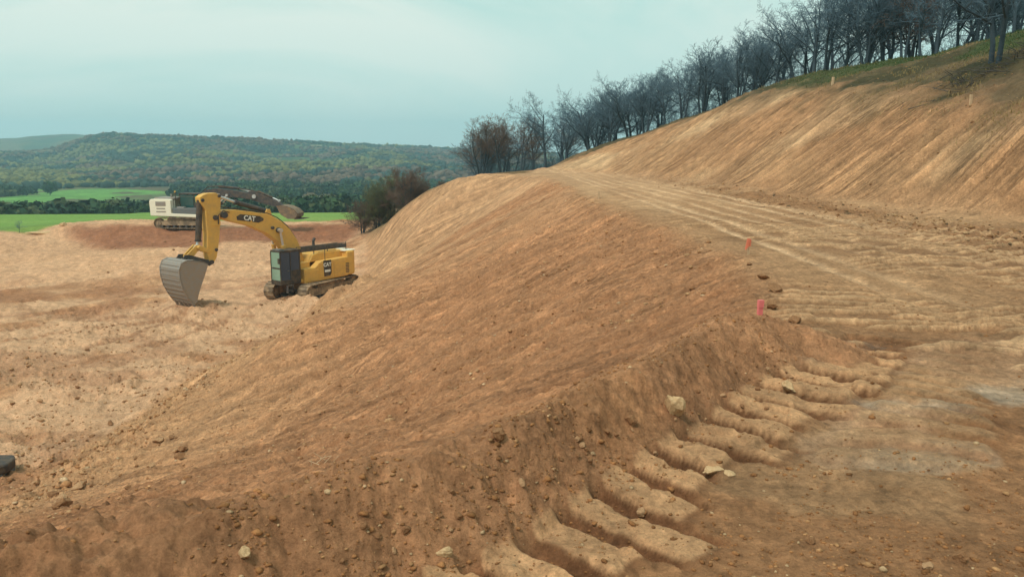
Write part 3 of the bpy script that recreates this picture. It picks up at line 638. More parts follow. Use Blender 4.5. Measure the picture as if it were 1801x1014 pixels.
rm = MB(); rm.box((-2.3, 1.1, 2.945), (.9, .5, .06)); rm.box((-2.45, 0, 2.95), (.5, 1.6, .07)); rm.build('counterweight_cover', M_wht, cwo, bevel=.02)
gr = MB()
for k in range(7): gr.box((-1.9 + .0 * k, 1.505, 1.5 + .1 * k), (.35, .02, .045))
gr.build('vent_grille', M_drk, ex)
for xx, ww in ((-.32, .95), (-1.35, .9)):
    d = MB(); d.box((xx - .0, 1.51, 1.86), (ww, .03, 1.02)); d.build('side_door', M_yel, ex, bevel=.015)
tb = MB(); tb.box((.52, 1.515, 1.6), (.72, .04, .72)); tbo = tb.build('toolbox', M_yel, ex, bevel=.02)
# black guard rails above the hood
gd = MB(); gd.box((-.72, .75, 3.23), (3.5, .05, .26)); gd.box((-.72, -.2, 3.23), (3.5, .05, .26))
gd.box((-2.45, .27, 3.23), (.05, .95, .2)); gd.build('black_guard', M_drk, ex, bevel=.02)
rl = MB()
for xx in (1.05, .0, -.95, -2.4): rl.cyl((xx, .8, 2.6), (xx, .8, 3.5), .025)
rl.tube([(1.05, .8, 3.48), (-2.4, .8, 3.42)], .025); rl.tube([(1.05, .8, 2.1), (1.05, .8, 3.48)], .03)
rl.tube([(-.25, 1.53, 2.5), (-.25, 1.53, 3.3), (-.0, 1.5, 3.42)], .02)
rl.build('handrail', M_rail, ex)
eh = MB(); eh.cyl((-.9, -.6, 2.9), (-.9, -.6, 3.6), .09, n=12); eh.cyl((-.9, -.6, 3.6), (-1.02, -.6, 3.78), .09, n=12); eh.build('exhaust', M_drk, ex)
# cab
cb = MB()
x0, x1, y0, y1, z0, z1 = 1.55, 3.72, .48, 1.52, 1.28, 3.46
cb.box(((x0 + x1) / 2, (y0 + y1) / 2, z0 + .12), (x1 - x0, y1 - y0, .3)); cb.box(((x0 + x1) / 2 - .05, (y0 + y1) / 2, z1 - .05), (x1 - x0 - .05, y1 - y0 + .04, .12))
for xx, yy, s_ in ((x1 - .05, y0 + .04, .09), (x1 - .05, y1 - .04, .09), (x0 + .07, y0 + .04, .14), (x0 + .07, y1 - .04, .14), (2.62, y1 - .03, .08)): cb.box((xx, yy, (z0 + z1) / 2), (s_, .08, z1 - z0 - .1))
cb.box((x1 - .04, 1.0, 2.32), (.07, .96, .06)); cb.box((2.1, y1 - .03, 1.75), (1.0, .05, .8)); cb.box((x0 + .05, 1.0, 1.9), (.06, .9, 1.1))
cabo = cb.build('cab', M_blk, ex, bevel=.03)
g = MB(); g.box((x1 - .055, 1.0, 2.86), (.03, .88, .98)); g.build('windscreen', M_gls, cabo)
g = MB(); g.box((x1 - .055, 1.0, 1.87), (.03, .88, .80)); g.build('lower_windscreen', M_gls, cabo)
g = MB(); g.box((3.15, y1 - .045, 2.45), (1.0, .03, 1.85)); g.build('side_window', M_gls2, cabo)
g = MB(); g.box((2.1, y1 - .045, 2.75), (.95, .03, 1.2)); g.box((2.6, y0 + .03, 2.5), (1.9, .03, 1.7)); g.box((x0 + .05, 1.0, 2.9), (.03, .9, .8)); g.build('rear_window', M_gls2, cabo)
g = MB(); g.box((2.9, y1 + .01, 2.15), (.18, .03, .05)); g.build('door_handle', M_dgr, cabo)
g = MB(); g.box((x1 - .35, 1.0, z1 + .04), (.5, .7, .07)); g.build('roof_hatch', M_dgr, cabo)
g = MB(); g.tube([(x1, 1.35, 2.9), (x1 + .2, 1.62, 3.0)], .02); g.box((x1 + .2, 1.66, 2.85), (.06, .18, .34)); g.build('mirror', M_blk, cabo)
st = MB()
for k in range(2): st.box((2.9, 1.62, 1.0 - .28 * k + .2), (.6, .22, .04))
st.box((2.62, 1.62, .98), (.04, .2, .5)); st.box((3.18, 1.62, .98), (.04, .2, .5)); st.build('step', M_drk, ex)
WARP = W_arm
boom = [(.57, 1.7), (.91, 3.22), (1.16, 3.88), (1.64, 4.62), (2.2, 5.18), (2.76, 5.53), (3.32, 5.72), (4.25, 5.90), (5.15, 6.05), (5.69, 6.08), (6.0, 6.0), (6.12, 5.82), (6.02, 5.52), (5.38, 5.29), (4.3, 4.98), (3.2, 4.43), (2.46, 3.82), (1.92, 2.99), (1.27, 1.59)]
b = MB(); b.prism(boom, .33, -.33); bo = b.build('boom', M_yel, ex, bevel=.035)
for (xx, zz, rr) in ((2.45, 4.6, .17), (2.85, 4.78, .10), (5.92, 5.76, .2)): b = MB(); b.cyl((xx, -.44, zz), (xx, .44, zz), rr, n=18); b.build('boom_pin', M_drk, bo, bevel=.01)
b = MB(); b.tube([(1.2, .2, 4.0), (1.75, .2, 4.85), (2.4, .2, 5.42), (3.1, .2, 5.75), (4.4, .2, 6.02), (5.6, .2, 6.2), (6.1, .2, 6.3), (6.35, .2, 6.0)], .035); b.tube([(1.2, -.2, 4.0), (1.75, -.2, 4.85), (2.4, -.2, 5.42), (3.1, -.2, 5.75), (4.4, -.2, 6.02)], .035); b.tube([(5.6, .38, 5.9), (6.0, .42, 6.05), (6.3, .38, 5.75), (6.3, .33, 5.2)], .03)
b.build('hose', M_blk, bo)
b = MB(); b.prism([(5.12, 5.40), (3.75, 5.16), (3.42, 5.28), (3.40, 5.42), (3.65, 5.58), (4.9, 5.76), (5.15, 5.62)], .335, .35); lp = b.build('logo_plate', M_blk, bo)
text_part('CAT', .42, lp, W_arm(4.32, .353, 5.46), M_let, Vector((-1, 0, -.17)).normalized())
tri = MB(); tri.prism([(4.30, 5.24), (4.14, 5.23), (4.22, 5.36)], .352, .366); tri.build('logo_triangle', M_yel, lp)
b = MB(); b.prism([(7.30, 6.9), (7.08, 7.05), (6.8, 7.14), (6.28, 7.15), (6.02, 6.95), (6.02, 6.72), (6.12, 5.72), (6.22, 4.59), (6.33, 3.88), (6.50, 3.1), (6.74, 2.72), (6.95, 2.72), (7.05, 3.57), (6.98, 4.6), (7.0, 5.4), (7.0, 6.1), (7.28, 6.6)], .27, -.27); sk = b.build('stick', M_yel, ex, bevel=.03)
for (xx, zz, rr, ww) in ((6.5, 3.6, .13, .3), (6.85, 2.85, .16, .36), (6.45, 5.62, .2, .36), (6.12, 6.95, .12, .32), (7.15, 6.72, .13, .32)): b = MB(); b.cyl((xx, -ww, zz), (xx, ww, zz), rr * .8, n=16); b.build('stick_pin', M_drk, sk)
b = MB(); b.box((6.5, .285, 5.55), (.7, .03, .9)); b.build('reinforcement_plate', M_yel, sk, bevel=.01)
def hydraulic(name, a, m_, b_, y, r, par, M1=M_blk):
    k = MB(); k.cyl((a[0], y, a[1]), (m_[0], y, m_[1]), r, n=16); k.cyl((m_[0], y, m_[1]), Vector((m_[0], y, m_[1])) + (Vector((m_[0], y, m_[1])) - Vector((a[0], y, a[1]))).normalized() * .1, r * 1.12, n=16)
    o = k.build(name, M1, par, smooth=False)
    k = MB(); k.cyl((m_[0], y, m_[1]), (b_[0], y, b_[1]), r * .55, n=12); k.cyl((b_[0], y - r, b_[1]), (b_[0], y + r, b_[1]), r * 1.05, n=12); k.build('rod', M_chr, o)
    return o
hydraulic('stick_cylinder', (2.96, 5.86), (4.95, 6.50), (6.10, 6.95), 0, .15, ex, M_drk)
k = MB(); k.prism([(2.7, 5.45), (3.25, 5.65), (3.05, 6.0), (2.85, 5.98)], .22, -.22); k.build('cylinder_bracket', M_yel, bo, bevel=.02)
hydraulic('bucket_cylinder', (7.17, 6.72), (7.42, 4.25), (7.52, 3.78), 0, .17, ex, M_blk)
for s_ in (1, -1): hydraulic('boom_cylinder', (1.95, 1.6), (2.28, 3.5), (2.45, 4.6), .52 * s_, .13, ex, M_yel)
k = MB()
for s_ in (1, -1):
    k.prism([(6.86, 3.62), (6.95, 3.42), (7.6, 3.66), (7.68, 3.86), (7.5, 3.95)], .34 * s_, .27 * s_)
    k.prism([(7.42, 3.95), (7.66, 3.98), (8.25, 3.42), (8.30, 3.18), (8.02, 3.1), (7.45, 3.72)], .20 * s_, .12 * s_)
k.cyl((7.55, -.4, 3.82), (7.55, .4, 3.82), .11); k.cyl((8.15, -.3, 3.28), (8.15, .3, 3.28), .1)
k.build('bucket_linkage', M_yel, ex, bevel=.02)
WARP = W_bucket
# bucket: rounded shell, side plates, ribs, teeth
WB = 1.06
outer = [(7.30, 2.86), (7.55, 3.02), (8.0, 3.12), (8.55, 3.18), (8.9, 3.02), (9.05, 2.65), (9.05, 2.1), (8.92, 1.5), (8.68, .95), (8.36, .42)]
k = MB(); k.prism(strip(outer, .06), WB, -WB); bk = k.build('bucket', M_gry, ex)
k = MB()
sp = outer + [(8.12, .55), (7.98, 1.07), (7.78, 1.6), (7.52, 2.25)]
k.prism(sp, WB, WB - .06); k.build('side_plate', M_gry, bk); k = MB(); k.prism(sp, -WB, -WB + .06); k.build('side_plate', M_gry, bk)
k = MB()
for i in range(2, len(outer) - 1):
    a = Vector(outer[i]); b = Vector(outer[i + 1]); n_ = max(1, int((b - a).length / .22))
    for j in range(n_):
        p = a.lerp(b, (j + .5) / n_); k.box((p[0] + .012, 0, p[1]), (.05, 2 * WB - .06, .045))
for yy in (-WB + .02, WB - .02):
    for i in range(3, len(outer) - 1):
        a = Vector((outer[i][0], yy, outer[i][1])); b = Vector((outer[i + 1][0], yy, outer[i + 1][1])); k.cyl(a, b, .045, n=6)
k.build('wear_strip', M_gry, bk)
for j in range(5):
    yy = -WB + .12 + j * (2 * WB - .24) / 4; k = MB(); k.hull([(8.50, yy - .10, .62), (8.50, yy + .10, .62), (8.26, yy + .10, .55), (8.26, yy - .10, .55)], [(8.20, yy - .045, .06), (8.20, yy + .045, .06), (8.14, yy + .045, .06), (8.14, yy - .045, .06)]); k.build('tooth', M_gry, bk)
k = MB()
for s_ in (1, -1): k.prism([(6.68, 2.72), (6.85, 2.62), (7.4, 2.95), (8.45, 3.16), (8.28, 3.42), (8.05, 3.42), (7.4, 3.2), (6.9, 3.02)], .38 * s_, .30 * s_)
k.build('bucket_ear', M_drk, bk, bevel=.01)
WARP = W_house
# badge on the house side
b = MB(); b.prism([(-.12, 2.50), (-.68, 2.50), (-.68, 1.62), (-.58, 1.44), (-.16, 1.42)], 1.528, 1.54); bp_ = b.build('badge_plate', M_blk, ex)
text_part('CAT', .33, bp_, (-.02, 1.545, 2.19), M_let, (-1, 0, 0)); 
b = MB(); b.box((-.40, 1.545, 1.78), (.40, .01, .16)); b.build('white_stripe', M_let, bp_)

WARP = None
WX = PY(330, 401, 80)
wx = empty('excavator', (WX[0], WX[1], gz(WX[0], WX[1]) - .02), math.radians(-8))
tag(wx, 'white tracked excavator with dark boom standing on the brown mound by the green field', 'excavator', 'tracked excavators')
undercarriage(wx, 5.2, 1.02, .62, 2.7, M_trk, math.radians(4))
h = MB(); h.prism([(-3.0, 1.2), (2.4, 1.05), (2.4, 1.36), (-.8, 1.45), (-.8, 2.72), (-1.0, 2.82), (-2.9, 2.82), (-3.05, 2.6)], -.55, -1.42); h.prism([(-3.0, 1.2), (1.0, 1.1), (1.0, 1.5), (-.4, 1.5), (-.4, 2.72), (-.6, 2.8), (-2.9, 2.8), (-3.05, 2.6)], .5, 1.42)
h.box((0, 0, 1.2), (4.8, 2.4, .2)); h.build('house', M_wht, wx, bevel=.05)
h = MB(); bot = [(x, y, 1.2) for x, y in ((-2.6, -1.4), (-3.1, -1.25), (-3.4, -.6), (-3.4, .6), (-3.1, 1.25), (-2.6, 1.4))]; h.hull(bot, [(x, y, 2.75) for x, y, z in bot]); h.build('counterweight', M_wht, wx, bevel=.08)
h = MB(); h.box((-1.7, 0, 2.88), (2.1, 1.9, .16)); h.cyl((-1.2, -.5, 2.9), (-1.2, -.5, 3.3), .08); h.build('engine_hood', M_gry, wx, bevel=.03)
h = MB(); h.box((-1.85, -1.43, 2.38), (1.05, .03, .42)); h.box((-1.85, -1.43, 1.92), (.9, .03, .1)); h.box((-1.85, -1.43, 1.62), (1.0, .03, .1)); h.build('vent_grille', M_gry, wx)
h = MB(); h.box((.6, -1.0, 1.68), (2.5, .8, .55)); h.box((-.1, -.9, 1.95), (.6, .5, .3)); h.build('pump_housing', M_dgr, wx, bevel=.04)
h = MB(); h.box((.1, -.98, 1.98), (.7, .5, .16)); h.build('tool_box', M_gry, wx, bevel=.03)
h = MB(); x0, x1, y0, y1, z0, z1 = -.62, 2.05, -.1, 1.35, 1.3, 3.28
for xx in (x0 + .06, .95, x1 - .06):
    for yy in (y0 + .04, y1 - .04): h.box((xx, yy, (z0 + z1) / 2), (.1, .08, z1 - z0))
h.box(((x0 + x1) / 2, (y0 + y1) / 2, z1), (x1 - x0 + .1, y1 - y0 + .08, .12)); h.box(((x0 + x1) / 2, (y0 + y1) / 2, z0 + .3), (x1 - x0, y1 - y0, .7)); cabo = h.build('cab', M_blk, wx, bevel=.03)
g = MB(); g.box((.16, y0 + .03, 2.5), (1.4, .03, 1.3)); g.build('side_window', glass('dark_green_glass', (.03, .09, .085)), cabo); g = MB(); g.box((1.48, y0 + .03, 2.6), (.95, .03, 1.1)); g.build('green_window', M_glg, cabo)
g = MB(); g.box((x1 - .04, .82, 2.45), (.03, .9, 1.5)); g.build('windscreen', M_gls2, cabo)
g = MB(); g.box((.9, y1 - .03, 2.5), (2.0, .03, 1.3)); g.build('door_window', M_gls2, cabo)
h = MB(); h.tube([(-.55, -1.3, 1.5), (-.55, -1.3, 3.3), (-.25, -1.3, 3.5)], .03); h.tube([(-.55, -.9, 2.7), (-.55, -.9, 3.45)], .05); h.tube([(-.9, -1.3, 3.1), (2.3, -1.3, 3.05)], .0001 + .02); h.tube([(2.3, -1.3, 1.4), (2.3, -1.3, 3.05)], .02); h.build('handrail', M_rail, wx)
h = MB(); h.cyl((-.55, -.9, 3.45), (-.55, -.9, 3.62), .08); h.build('beacon', M_yel, wx)
h = MB(); h.prism([(.75, 1.6), (1.45, 3.0), (2.4, 3.72), (3.4, 3.86), (5.5, 3.62), (7.5, 3.28), (7.6, 3.02), (7.35, 2.78), (5.4, 2.98), (3.4, 3.05), (2.7, 2.85), (1.9, 2.1), (1.6, 1.5)], .3, -.3); bo = h.build('boom', M_drk, wx, bevel=.03)
h = MB(); h.cyl((7.35, -.4, 3.1), (7.35, .4, 3.1), .2, n=14); h.build('boom_pin', M_chr, bo)
h = MB(); h.tube([(1.5, -.1, 3.2), (2.5, -.1, 4.0), (4, -.1, 4.1), (6.6, -.1, 3.75), (7.8, -.1, 3.5)], .05); h.build('hose', M_blk, bo)
h = MB(); h.prism([(6.5, 3.42), (6.85, 3.62), (7.7, 3.46), (9.9, 2.52), (10.15, 2.25), (9.95, 2.02), (8.4, 2.35), (7.1, 2.72)], .25, -.25); h.build('stick', M_drk, wx, bevel=.02)
hydraulic('stick_cylinder', (3.6, 4.02), (5.6, 3.86), (6.75, 3.55), 0, .13, wx, M_drk)
for s_ in (1, -1): hydraulic('boom_cylinder', (2.1, 1.5), (3.6, 2.35), (4.6, 3.2), .42 * s_, .12, wx, M_drk)
hydraulic('bucket_cylinder', (7.6, 3.6), (9.0, 3.02), (9.75, 2.7), 0, .11, wx, M_blk)
M_bkt = paint('rusty_bucket_steel', (0.13, 0.10, 0.08), rough=.6, amt=.45)
prof = [(9.75, 2.25), (10.3, 2.30), (10.9, 2.20), (11.5, 1.95), (11.9, 1.55), (11.85, 1.22), (11.5, 1.0)]
h = MB(); h.prism(strip(prof, .06), .8, -.8); bkt = h.build('bucket', M_bkt, wx)
h = MB(); sp = prof + [(10.9, 1.0), (10.2, 1.4)]; h.prism(sp, .8, .75); h.build('side_plate', M_bkt, bkt); h = MB(); h.prism(sp, -.8, -.75); h.build('side_plate', M_bkt, bkt)
for j in range(4):
    yy = -.7 + j * .467; h = MB(); h.hull([(11.6, yy - .07, 1.05), (11.6, yy + .07, 1.05), (11.5, yy + .07, .92), (11.5, yy - .07, .92)], [(12.5, yy - .03, 1.05), (12.5, yy + .03, 1.05), (12.48, yy + .03, 1.0), (12.48, yy - .03, 1.0)]); h.build('tooth', M_drk, bkt)

# ------------------------------------------------------------------ dark machine part poking in at the left edge
q = hit(12, 828)
mp_ = empty('machine_counterweight', (q[0], q[1], gz(q[0] - .3, q[1]) - .02), math.radians(8)); mp_.scale = (.72, .72, .66)
tag(mp_, 'black and grey rear corner of a parked machine poking in at the left edge', 'machine part')
h = MB(); bot = [(.3, -.55, .33), (.32, .1, .33), (.1, .6, .33), (-2.4, .6, .33), (-2.4, -.75, .33), (.0, -.75, .33)]; h.hull(bot, [(x, y, .78 if x > -.5 else .95) for x, y, z in bot]); h.build('rounded_casing', M_blk, mp_, bevel=.09)
h = MB(); h.box((-1.15, -.05, .19), (2.5, 1.2, .3)); h.build('grey_base', M_dgr, mp_, bevel=.03)
h = MB(); h.box((-1.1, -.1, .03), (2.3, 1.0, .12)); h.build('underside', M_drk, mp_)

# ------------------------------------------------------------------ survey stakes
def stake(px, py, hgt, wd, cols, label, lean=0, r0=1.5, depth=None):
    if depth: x, y, _ = PY(px, py, depth); z = gz(x, y)
    else: x, y, z = hit(px, py, r0)
    o = empty('survey_stake', (x, y, z - .02)); o.rotation_euler = (0, lean, .3)
    tag(o, label, 'stake', 'survey stakes')
    m = MB(); m.box((0, 0, hgt * .5), (wd, wd * .55, hgt)); m.build('post', cols[0], o)
    if cols[1]: m = MB(); m.box((0, -.002, hgt * .78), (wd * 1.12, wd * .7, hgt * .42)); m.build('painted_top', cols[1], o)
    return o, (x, y, z)
s1, _ = stake(1316, 448, .29, .038, (M_wood, M_ora), 'survey stake with orange red tape on the edge of the dirt road', .06)
for sx in (-.05, -.035, -.015):
    m = MB(); m.hull([(sx - .012, -.02, .30), (sx + .012, -.02, .30), (sx + .012, -.012, .30), (sx - .012, -.012, .30)], [(sx - .045, -.03, .16 + sx), (sx - .02, -.03, .15 + sx), (sx - .02, -.022, .15 + sx), (sx - .045, -.022, .16 + sx)]); m.build('tape', M_ora, s1)
p2, _ = stake(1336, 553, .15, .045, (M_pink, M_pink), 'short bright pink marker stake on top of the near dirt berm', .03)
stake(1053, 350, .34, .05, (M_wood, M_wood), 'small far pale stake where the road edge meets the slope', .02)
stake(1707, 184, .34, .085, (M_wood, None), 'pale wooden stake on the brow of the bank, right of the log pile', -.03, 10)
stake(1464, 150, .42, .11, (M_wood, None), 'pale wooden stake on the brow of the bank below the hilltop trees', .05, 10)

# ------------------------------------------------------------------ stones
rng = random.Random(5)
def rock_mesh(seed, sub=3, rough=.22, sq=(1, 1, 1), angular=True):
    bm = bmesh.new(); bmesh.ops.create_icosphere(bm, subdivisions=sub, radius=1)
    from mathutils import noise
    rr = random.Random(seed); off = Vector((rr.random() * 50, rr.random() * 50, rr.random() * 50))
    planes = [(Vector((rr.uniform(-1, 1), rr.uniform(-1, 1), rr.uniform(-1, 1))).normalized(), rr.uniform(.50, .80)) for _ in range(12)] if angular else []
    for v in bm.verts:
        c = v.co.copy()
        for n_, d_ in planes:
            k_ = c.dot(n_)
            if k_ > d_: c -= n_ * (k_ - d_) * .9
        c *= 1 + rough * noise.fractal(v.co * 1.6 + off, 1, 2, 4)
        v.co = Vector((c.x * sq[0], c.y * sq[1], c.z * sq[2]))
    me = bpy.data.meshes.new('stone'); bm.to_mesh(me); bm.free()
    return me
ROCKS = {}
def rock(px, py, size, M, label, group=None, sq=(1, .9, .75), seed=0, rot=None, name='stone', sink=.35, r0=1.5):
    x, y, z = hit(px, py, r0)
    key = (seed, M.name, sq)
    if key not in ROCKS: me = rock_mesh(seed, 3, sq=sq); me.materials.append(M); ROCKS[key] = me
    o = bpy.data.objects.new(name, ROCKS[key]); COL.objects.link(o)
    o.location = (x, y, z + size * (sq[2] - sink)); o.scale = (size,) * 3; o.rotation_euler = rot or (rng.uniform(-.3, .3), rng.uniform(-.3, .3), rng.uniform(0, 6.28))
    tag(o, label, 'stone' if name == 'stone' else 'clod', group); return o
NG = 'stones around the berm'
rock(1186, 727, .095, M_pale, 'large pale upright stone on the near face of the berm', NG, (.80, .55, 1.25), 19, (.25, -.12, .2), sink=.75)
rock(783, 975, .040, M_pale, 'smooth oval pale stone at the foot of the berm, beside the lowest imprints', NG, (1.1, .8, .65), 12, (0, 0, .2))
rock(1386, 688, .062, M_pale, 'light rounded stone where the berm foot meets the first track imprint', NG, (1, .9, .8), 13)
rock(1252, 828, .060, M_pale, 'flat whitish stone pressed into the middle of the track imprints', NG, (1.2, .8, .4), 14, (0, 0, .1))
rock(1282, 1000 - 168, .04, M_pale, 'small whitish chip right beside the flat whitish stone in the imprints', NG, (1.2, .8, .4), 15)
rock(876, 772, .045, M_clod, 'round brown clod sitting high on the berm face', NG, (1, 1, .9), 16)
rock(1110, 742, .045, M_clod, 'brown clod left of the large pale upright stone', NG, (1, .9, .8), 17)
rock(1128, 905, .035, M_rock, 'tan stone lying between two track imprints', NG, (1, .9, .7), 18)
rock(1632, 1000, .028, M_rock, 'tan stone at the bottom right among dark crumbs', NG, (1, .9, .8), 19)
rock(1425, 955, .03, M_clod, 'dark clod in the bottom right loose soil, lower one', NG, (1, .9, .7), 20)
rock(432, 980, .03, M_pale, 'pale square pebble in the soil at bottom left centre', NG, (.9, .8, .9), 21)
rock(1690, 985, .035, M_clod, 'dark round clod in the bottom right corner soil', NG, (1, .9, .8), 22)
for (px, py, s_, sd_) in ((1362, 512, .12, 23), (1342, 490, .09, 24), (1318, 466, .06, 25), (1398, 566, .08, 26), (1356, 541, .08, 27)):
    rock(px, py, s_, M_clod, {23: 'biggest dark overhanging clod on the road edge between the two coloured stakes', 24: 'dark clod just beyond the biggest one on the road edge', 25: 'small clod at the foot of the orange taped stake', 26: 'clod at the far right tip of the berm', 27: 'clod beside the pink marker stake'}[sd_], 'clods along the road edge', (1.35, .8, .45), sd_, name='earth_clod', sink=.2)
for k in range(46):                                             # loose clods down the berm and along its foot
    t_ = rng.random(); px = 560 + 860 * t_; py = 985 - 315 * t_ + rng.uniform(-60, 35)
    if py > 1008: continue
    rock(px, py, rng.uniform(.012, .026), rng.choice([M_clod, M_clod, M_clod, M_rock]), 'small loose stone or clod on the lower face of the near berm', 'small stones on the berm', (1, .85, .75), 30 + k % 7)
for k in range(48):                                             # rubble at the slope toe, lower left
    px = rng.uniform(20, 330); py = 700 + rng.uniform(0, 210) - px * .15
    s_ = rng.uniform(.05, .17) * (1.25 if 60 < px < 160 and 820 < py < 890 else 1)
    rock(px, py, s_, rng.choice([M_rock, M_clod, M_clod, M_rock]), 'rubble stone at the foot of the slope in the lower left', 'rubble at the foot of the slope', (1.1, .85, .6), 40 + k % 8, r0=6)
for k in range(50):                                             # rubble on the pit floor near the bucket
    px = rng.uniform(150, 620); py = rng.uniform(425, 620)
    rock(px, py, rng.uniform(.06, .15), rng.choice([M_rock, M_clod, M_rock, M_clod]), 'loose stone scattered on the pit floor around the yellow excavator', 'stones on the pit floor', (1.1, .9, .6), 50 + k % 6, r0=20)
rock(75, 409, .9, M_pale, 'long pale rock ledge at the pit edge below the green field', 'pale rocks at the pit edge', (2.0, .8, .3), 61, (0, 0, 0), r0=50)
rock(112, 396, .4, M_pale, 'small pale rock on the left tip of the brown mound', 'pale rocks at the pit edge', (1.2, .8, .6), 62, (0, 0, 0), r0=50)

# gravel: thousands of tiny stones in one mesh
def rubble(name, pts, sizes, M, seed=1, colr=None, flat=.7, lift=.15):
    r_ = np.random.default_rng(seed); bm = bmesh.new(); bmesh.ops.create_icosphere(bm, subdivisions=1, radius=1)
    bv = np.array([v.co[:] for v in bm.verts]); bf = np.array([[v.index for v in f.verts] for f in bm.faces]); bm.free()
    n = len(pts); V = np.repeat(bv[None], n, 0) * (1 + r_.uniform(-.28, .28, (n, len(bv), 1)))
    a = r_.uniform(0, 6.28, n); c, s_ = np.cos(a), np.sin(a); V = V * np.stack([r_.uniform(.8, 1.3, n), r_.uniform(.6, 1, n), r_.uniform(.45, 1, n) * flat], 1)[:, None, :]
    X = V[..., 0] * c[:, None] - V[..., 1] * s_[:, None]; Y = V[..., 0] * s_[:, None] + V[..., 1] * c[:, None]
    V = np.stack([X, Y, V[..., 2]], -1) * sizes[:, None, None] + pts[:, None, :]; V[..., 2] += (sizes * lift)[:, None]
    Fc = (bf[None] + (np.arange(n) * len(bv))[:, None, None]).reshape(-1, 3)
    me = bpy.data.meshes.new(name); me.vertices.add(V.size // 3); me.vertices.foreach_set('co', V.astype(np.float32).ravel())
    me.loops.add(Fc.size); me.loops.foreach_set('vertex_index', Fc.astype(np.int32).ravel()); me.polygons.add(len(Fc)); me.polygons.foreach_set('loop_start', (np.arange(len(Fc)) * 3).astype(np.int32)); me.update(); me.validate()
    if colr is not None:
        ca = me.attributes.new('soil', 'FLOAT_COLOR', 'POINT'); cc = np.repeat(np.concatenate([colr, np.ones((n, 1))], 1)[:, None], len(bv), 1); ca.data.foreach_set('color', cc.astype(np.float32).ravel())
    return meshobj(name, me, M)
M_var = ground_material('pebble_mix', .6, pebble=True)
r_ = np.random.default_rng(3)
def scatter(n, rmin, rmax, amin, amax, fn, seed):
    r_ = np.random.default_rng(seed); rr = np.exp(r_.uniform(math.log(rmin), math.log(rmax), n)); aa = np.radians(r_.uniform(amin, amax, n)); x = rr * np.sin(aa); y = rr * np.cos(aa)
    z, m = terrain(x, y, True, True); keep = r_.random(n) < fn(x, y, m); return x[keep], y[keep], z[keep], {k: (v[keep] if hasattr(v, 'shape') and v.shape == x.shape else v) for k, v in m.items()}
x, y, z, m = scatter(52000, 2.6, 14, -36, 36, lambda x, y, m: np.clip(.9 * m['bm'] * sstep(.35, .6, fbm(x * 1.2, y * 1.2, 101, 3)) + .16 * m['wdt'] + .07 * m['sl'] + .05 + .5 * m['rd'] * sstep(.52, .66, fbm(x * .9, y * .9, 102, 3)) * (y < 5.5), 0, 1), 4)
sz = np.clip(r_.lognormal(-5.25, .6, len(x)), .002, .024); ct = np.array([(.34, .155, .062), (.28, .125, .05), (.42, .22, .10), (.52, .34, .19)])[r_.choice(4, len(x), p=[.5, .27, .18, .05])] * r_.uniform(.8, 1.2, (len(x), 1))
tag(rubble('gravel', np.stack([x, y, z], 1), sz, M_var, 2, ct), 'loose crumbs and pebbles over the near berm and track imprints', 'gravel', kind='stuff')
x, y, z, m = scatter(60000, 12, 75, -40, 12, lambda x, y, m: np.clip((.30 * m['sl'] * sstep(-3.5, -7, z_(x, y)) + .5 * m['flo'] * m['rub'] + .06 * m['flo'] + .05 * m['sl']), 0, 1), 6) if False else scatter(60000, 12, 75, -40, 14, lambda x, y, m: np.clip(.30 * m['rub'] * m['flo'] + .05 * m['flo'] + .10 * m['sl'] + .8 * (m['sl'] + m['flo']) * np.exp(-((samp(G, x, y) + 7.2) / .8) ** 2) * (y < 45), 0, 1), 6)
sz = np.clip(r_.lognormal(-3.75, .45, len(x)), .012, .07) * (1 + 1.5 * np.exp(-((z + 7.3) / .8) ** 2) * (y < 50) * r_.random(len(x))); ct = np.array([(.37, .18, .08), (.30, .14, .06), (.46, .26, .13), (.55, .37, .22)])[r_.choice(4, len(x), p=[.4, .2, .32, .08])] * r_.uniform(.8, 1.2, (len(x), 1))
tag(rubble('rubble', np.stack([x, y, z], 1), sz, M_var, 3, ct), 'broken stones and clods strewn over the pit floor and slope', 'rubble', kind='stuff')
x, y, z, m = scatter(30000, 12, 60, 5, 40, lambda x, y, m: np.clip(.7 * m['toe'] + .16 * m['nat'] + .03 * m['bk'], 0, 1), 7)
sz = np.clip(r_.lognormal(-3.7, .5, len(x)), .01, .09); ct = np.array([(.24, .115, .05), (.33, .18, .08), (.45, .28, .15), (.14, .09, .05)])[r_.choice(4, len(x), p=[.4, .3, .15, .15])]
tag(rubble('scree', np.stack([x, y, z], 1), sz, M_var, 5, ct), 'dark clods along the foot of the cut bank and on the hillside', 'scree', kind='stuff')

# ------------------------------------------------------------------ bare trees
def tubes_mesh(segs, n):
    """segs: array (k, 8) p0 p1 r0 r1 -> mesh arrays"""
    s = np.array(segs, dtype=np.float64); p0, p1, r0, r1 = s[:, :3], s[:, 3:6], s[:, 6], s[:, 7]
    d = p1 - p0; d /= np.linalg.norm(d, axis=1)[:, None] + 1e-9
    up = np.where(np.abs(d[:, 2:3]) > .9, [[1., 0, 0]], [[0, 0, 1.]]); u = np.cross(d, up); u /= np.linalg.norm(u, axis=1)[:, None] + 1e-9; v = np.cross(d, u)
    a = np.arange(n) * 2 * math.pi / n; ring = u[:, None] * np.cos(a)[None, :, None] + v[:, None] * np.sin(a)[None, :, None]
    V = np.concatenate([p0[:, None] + ring * r0[:, None, None], p1[:, None] + ring * r1[:, None, None]], 1); k = len(s)
    f = np.array([[i, (i + 1) % n, n + (i + 1) % n, n + i] for i in range(n)]); Fc = (f[None] + (np.arange(k) * 2 * n)[:, None, None]).reshape(-1, 4)
    return V.reshape(-1, 3), Fc
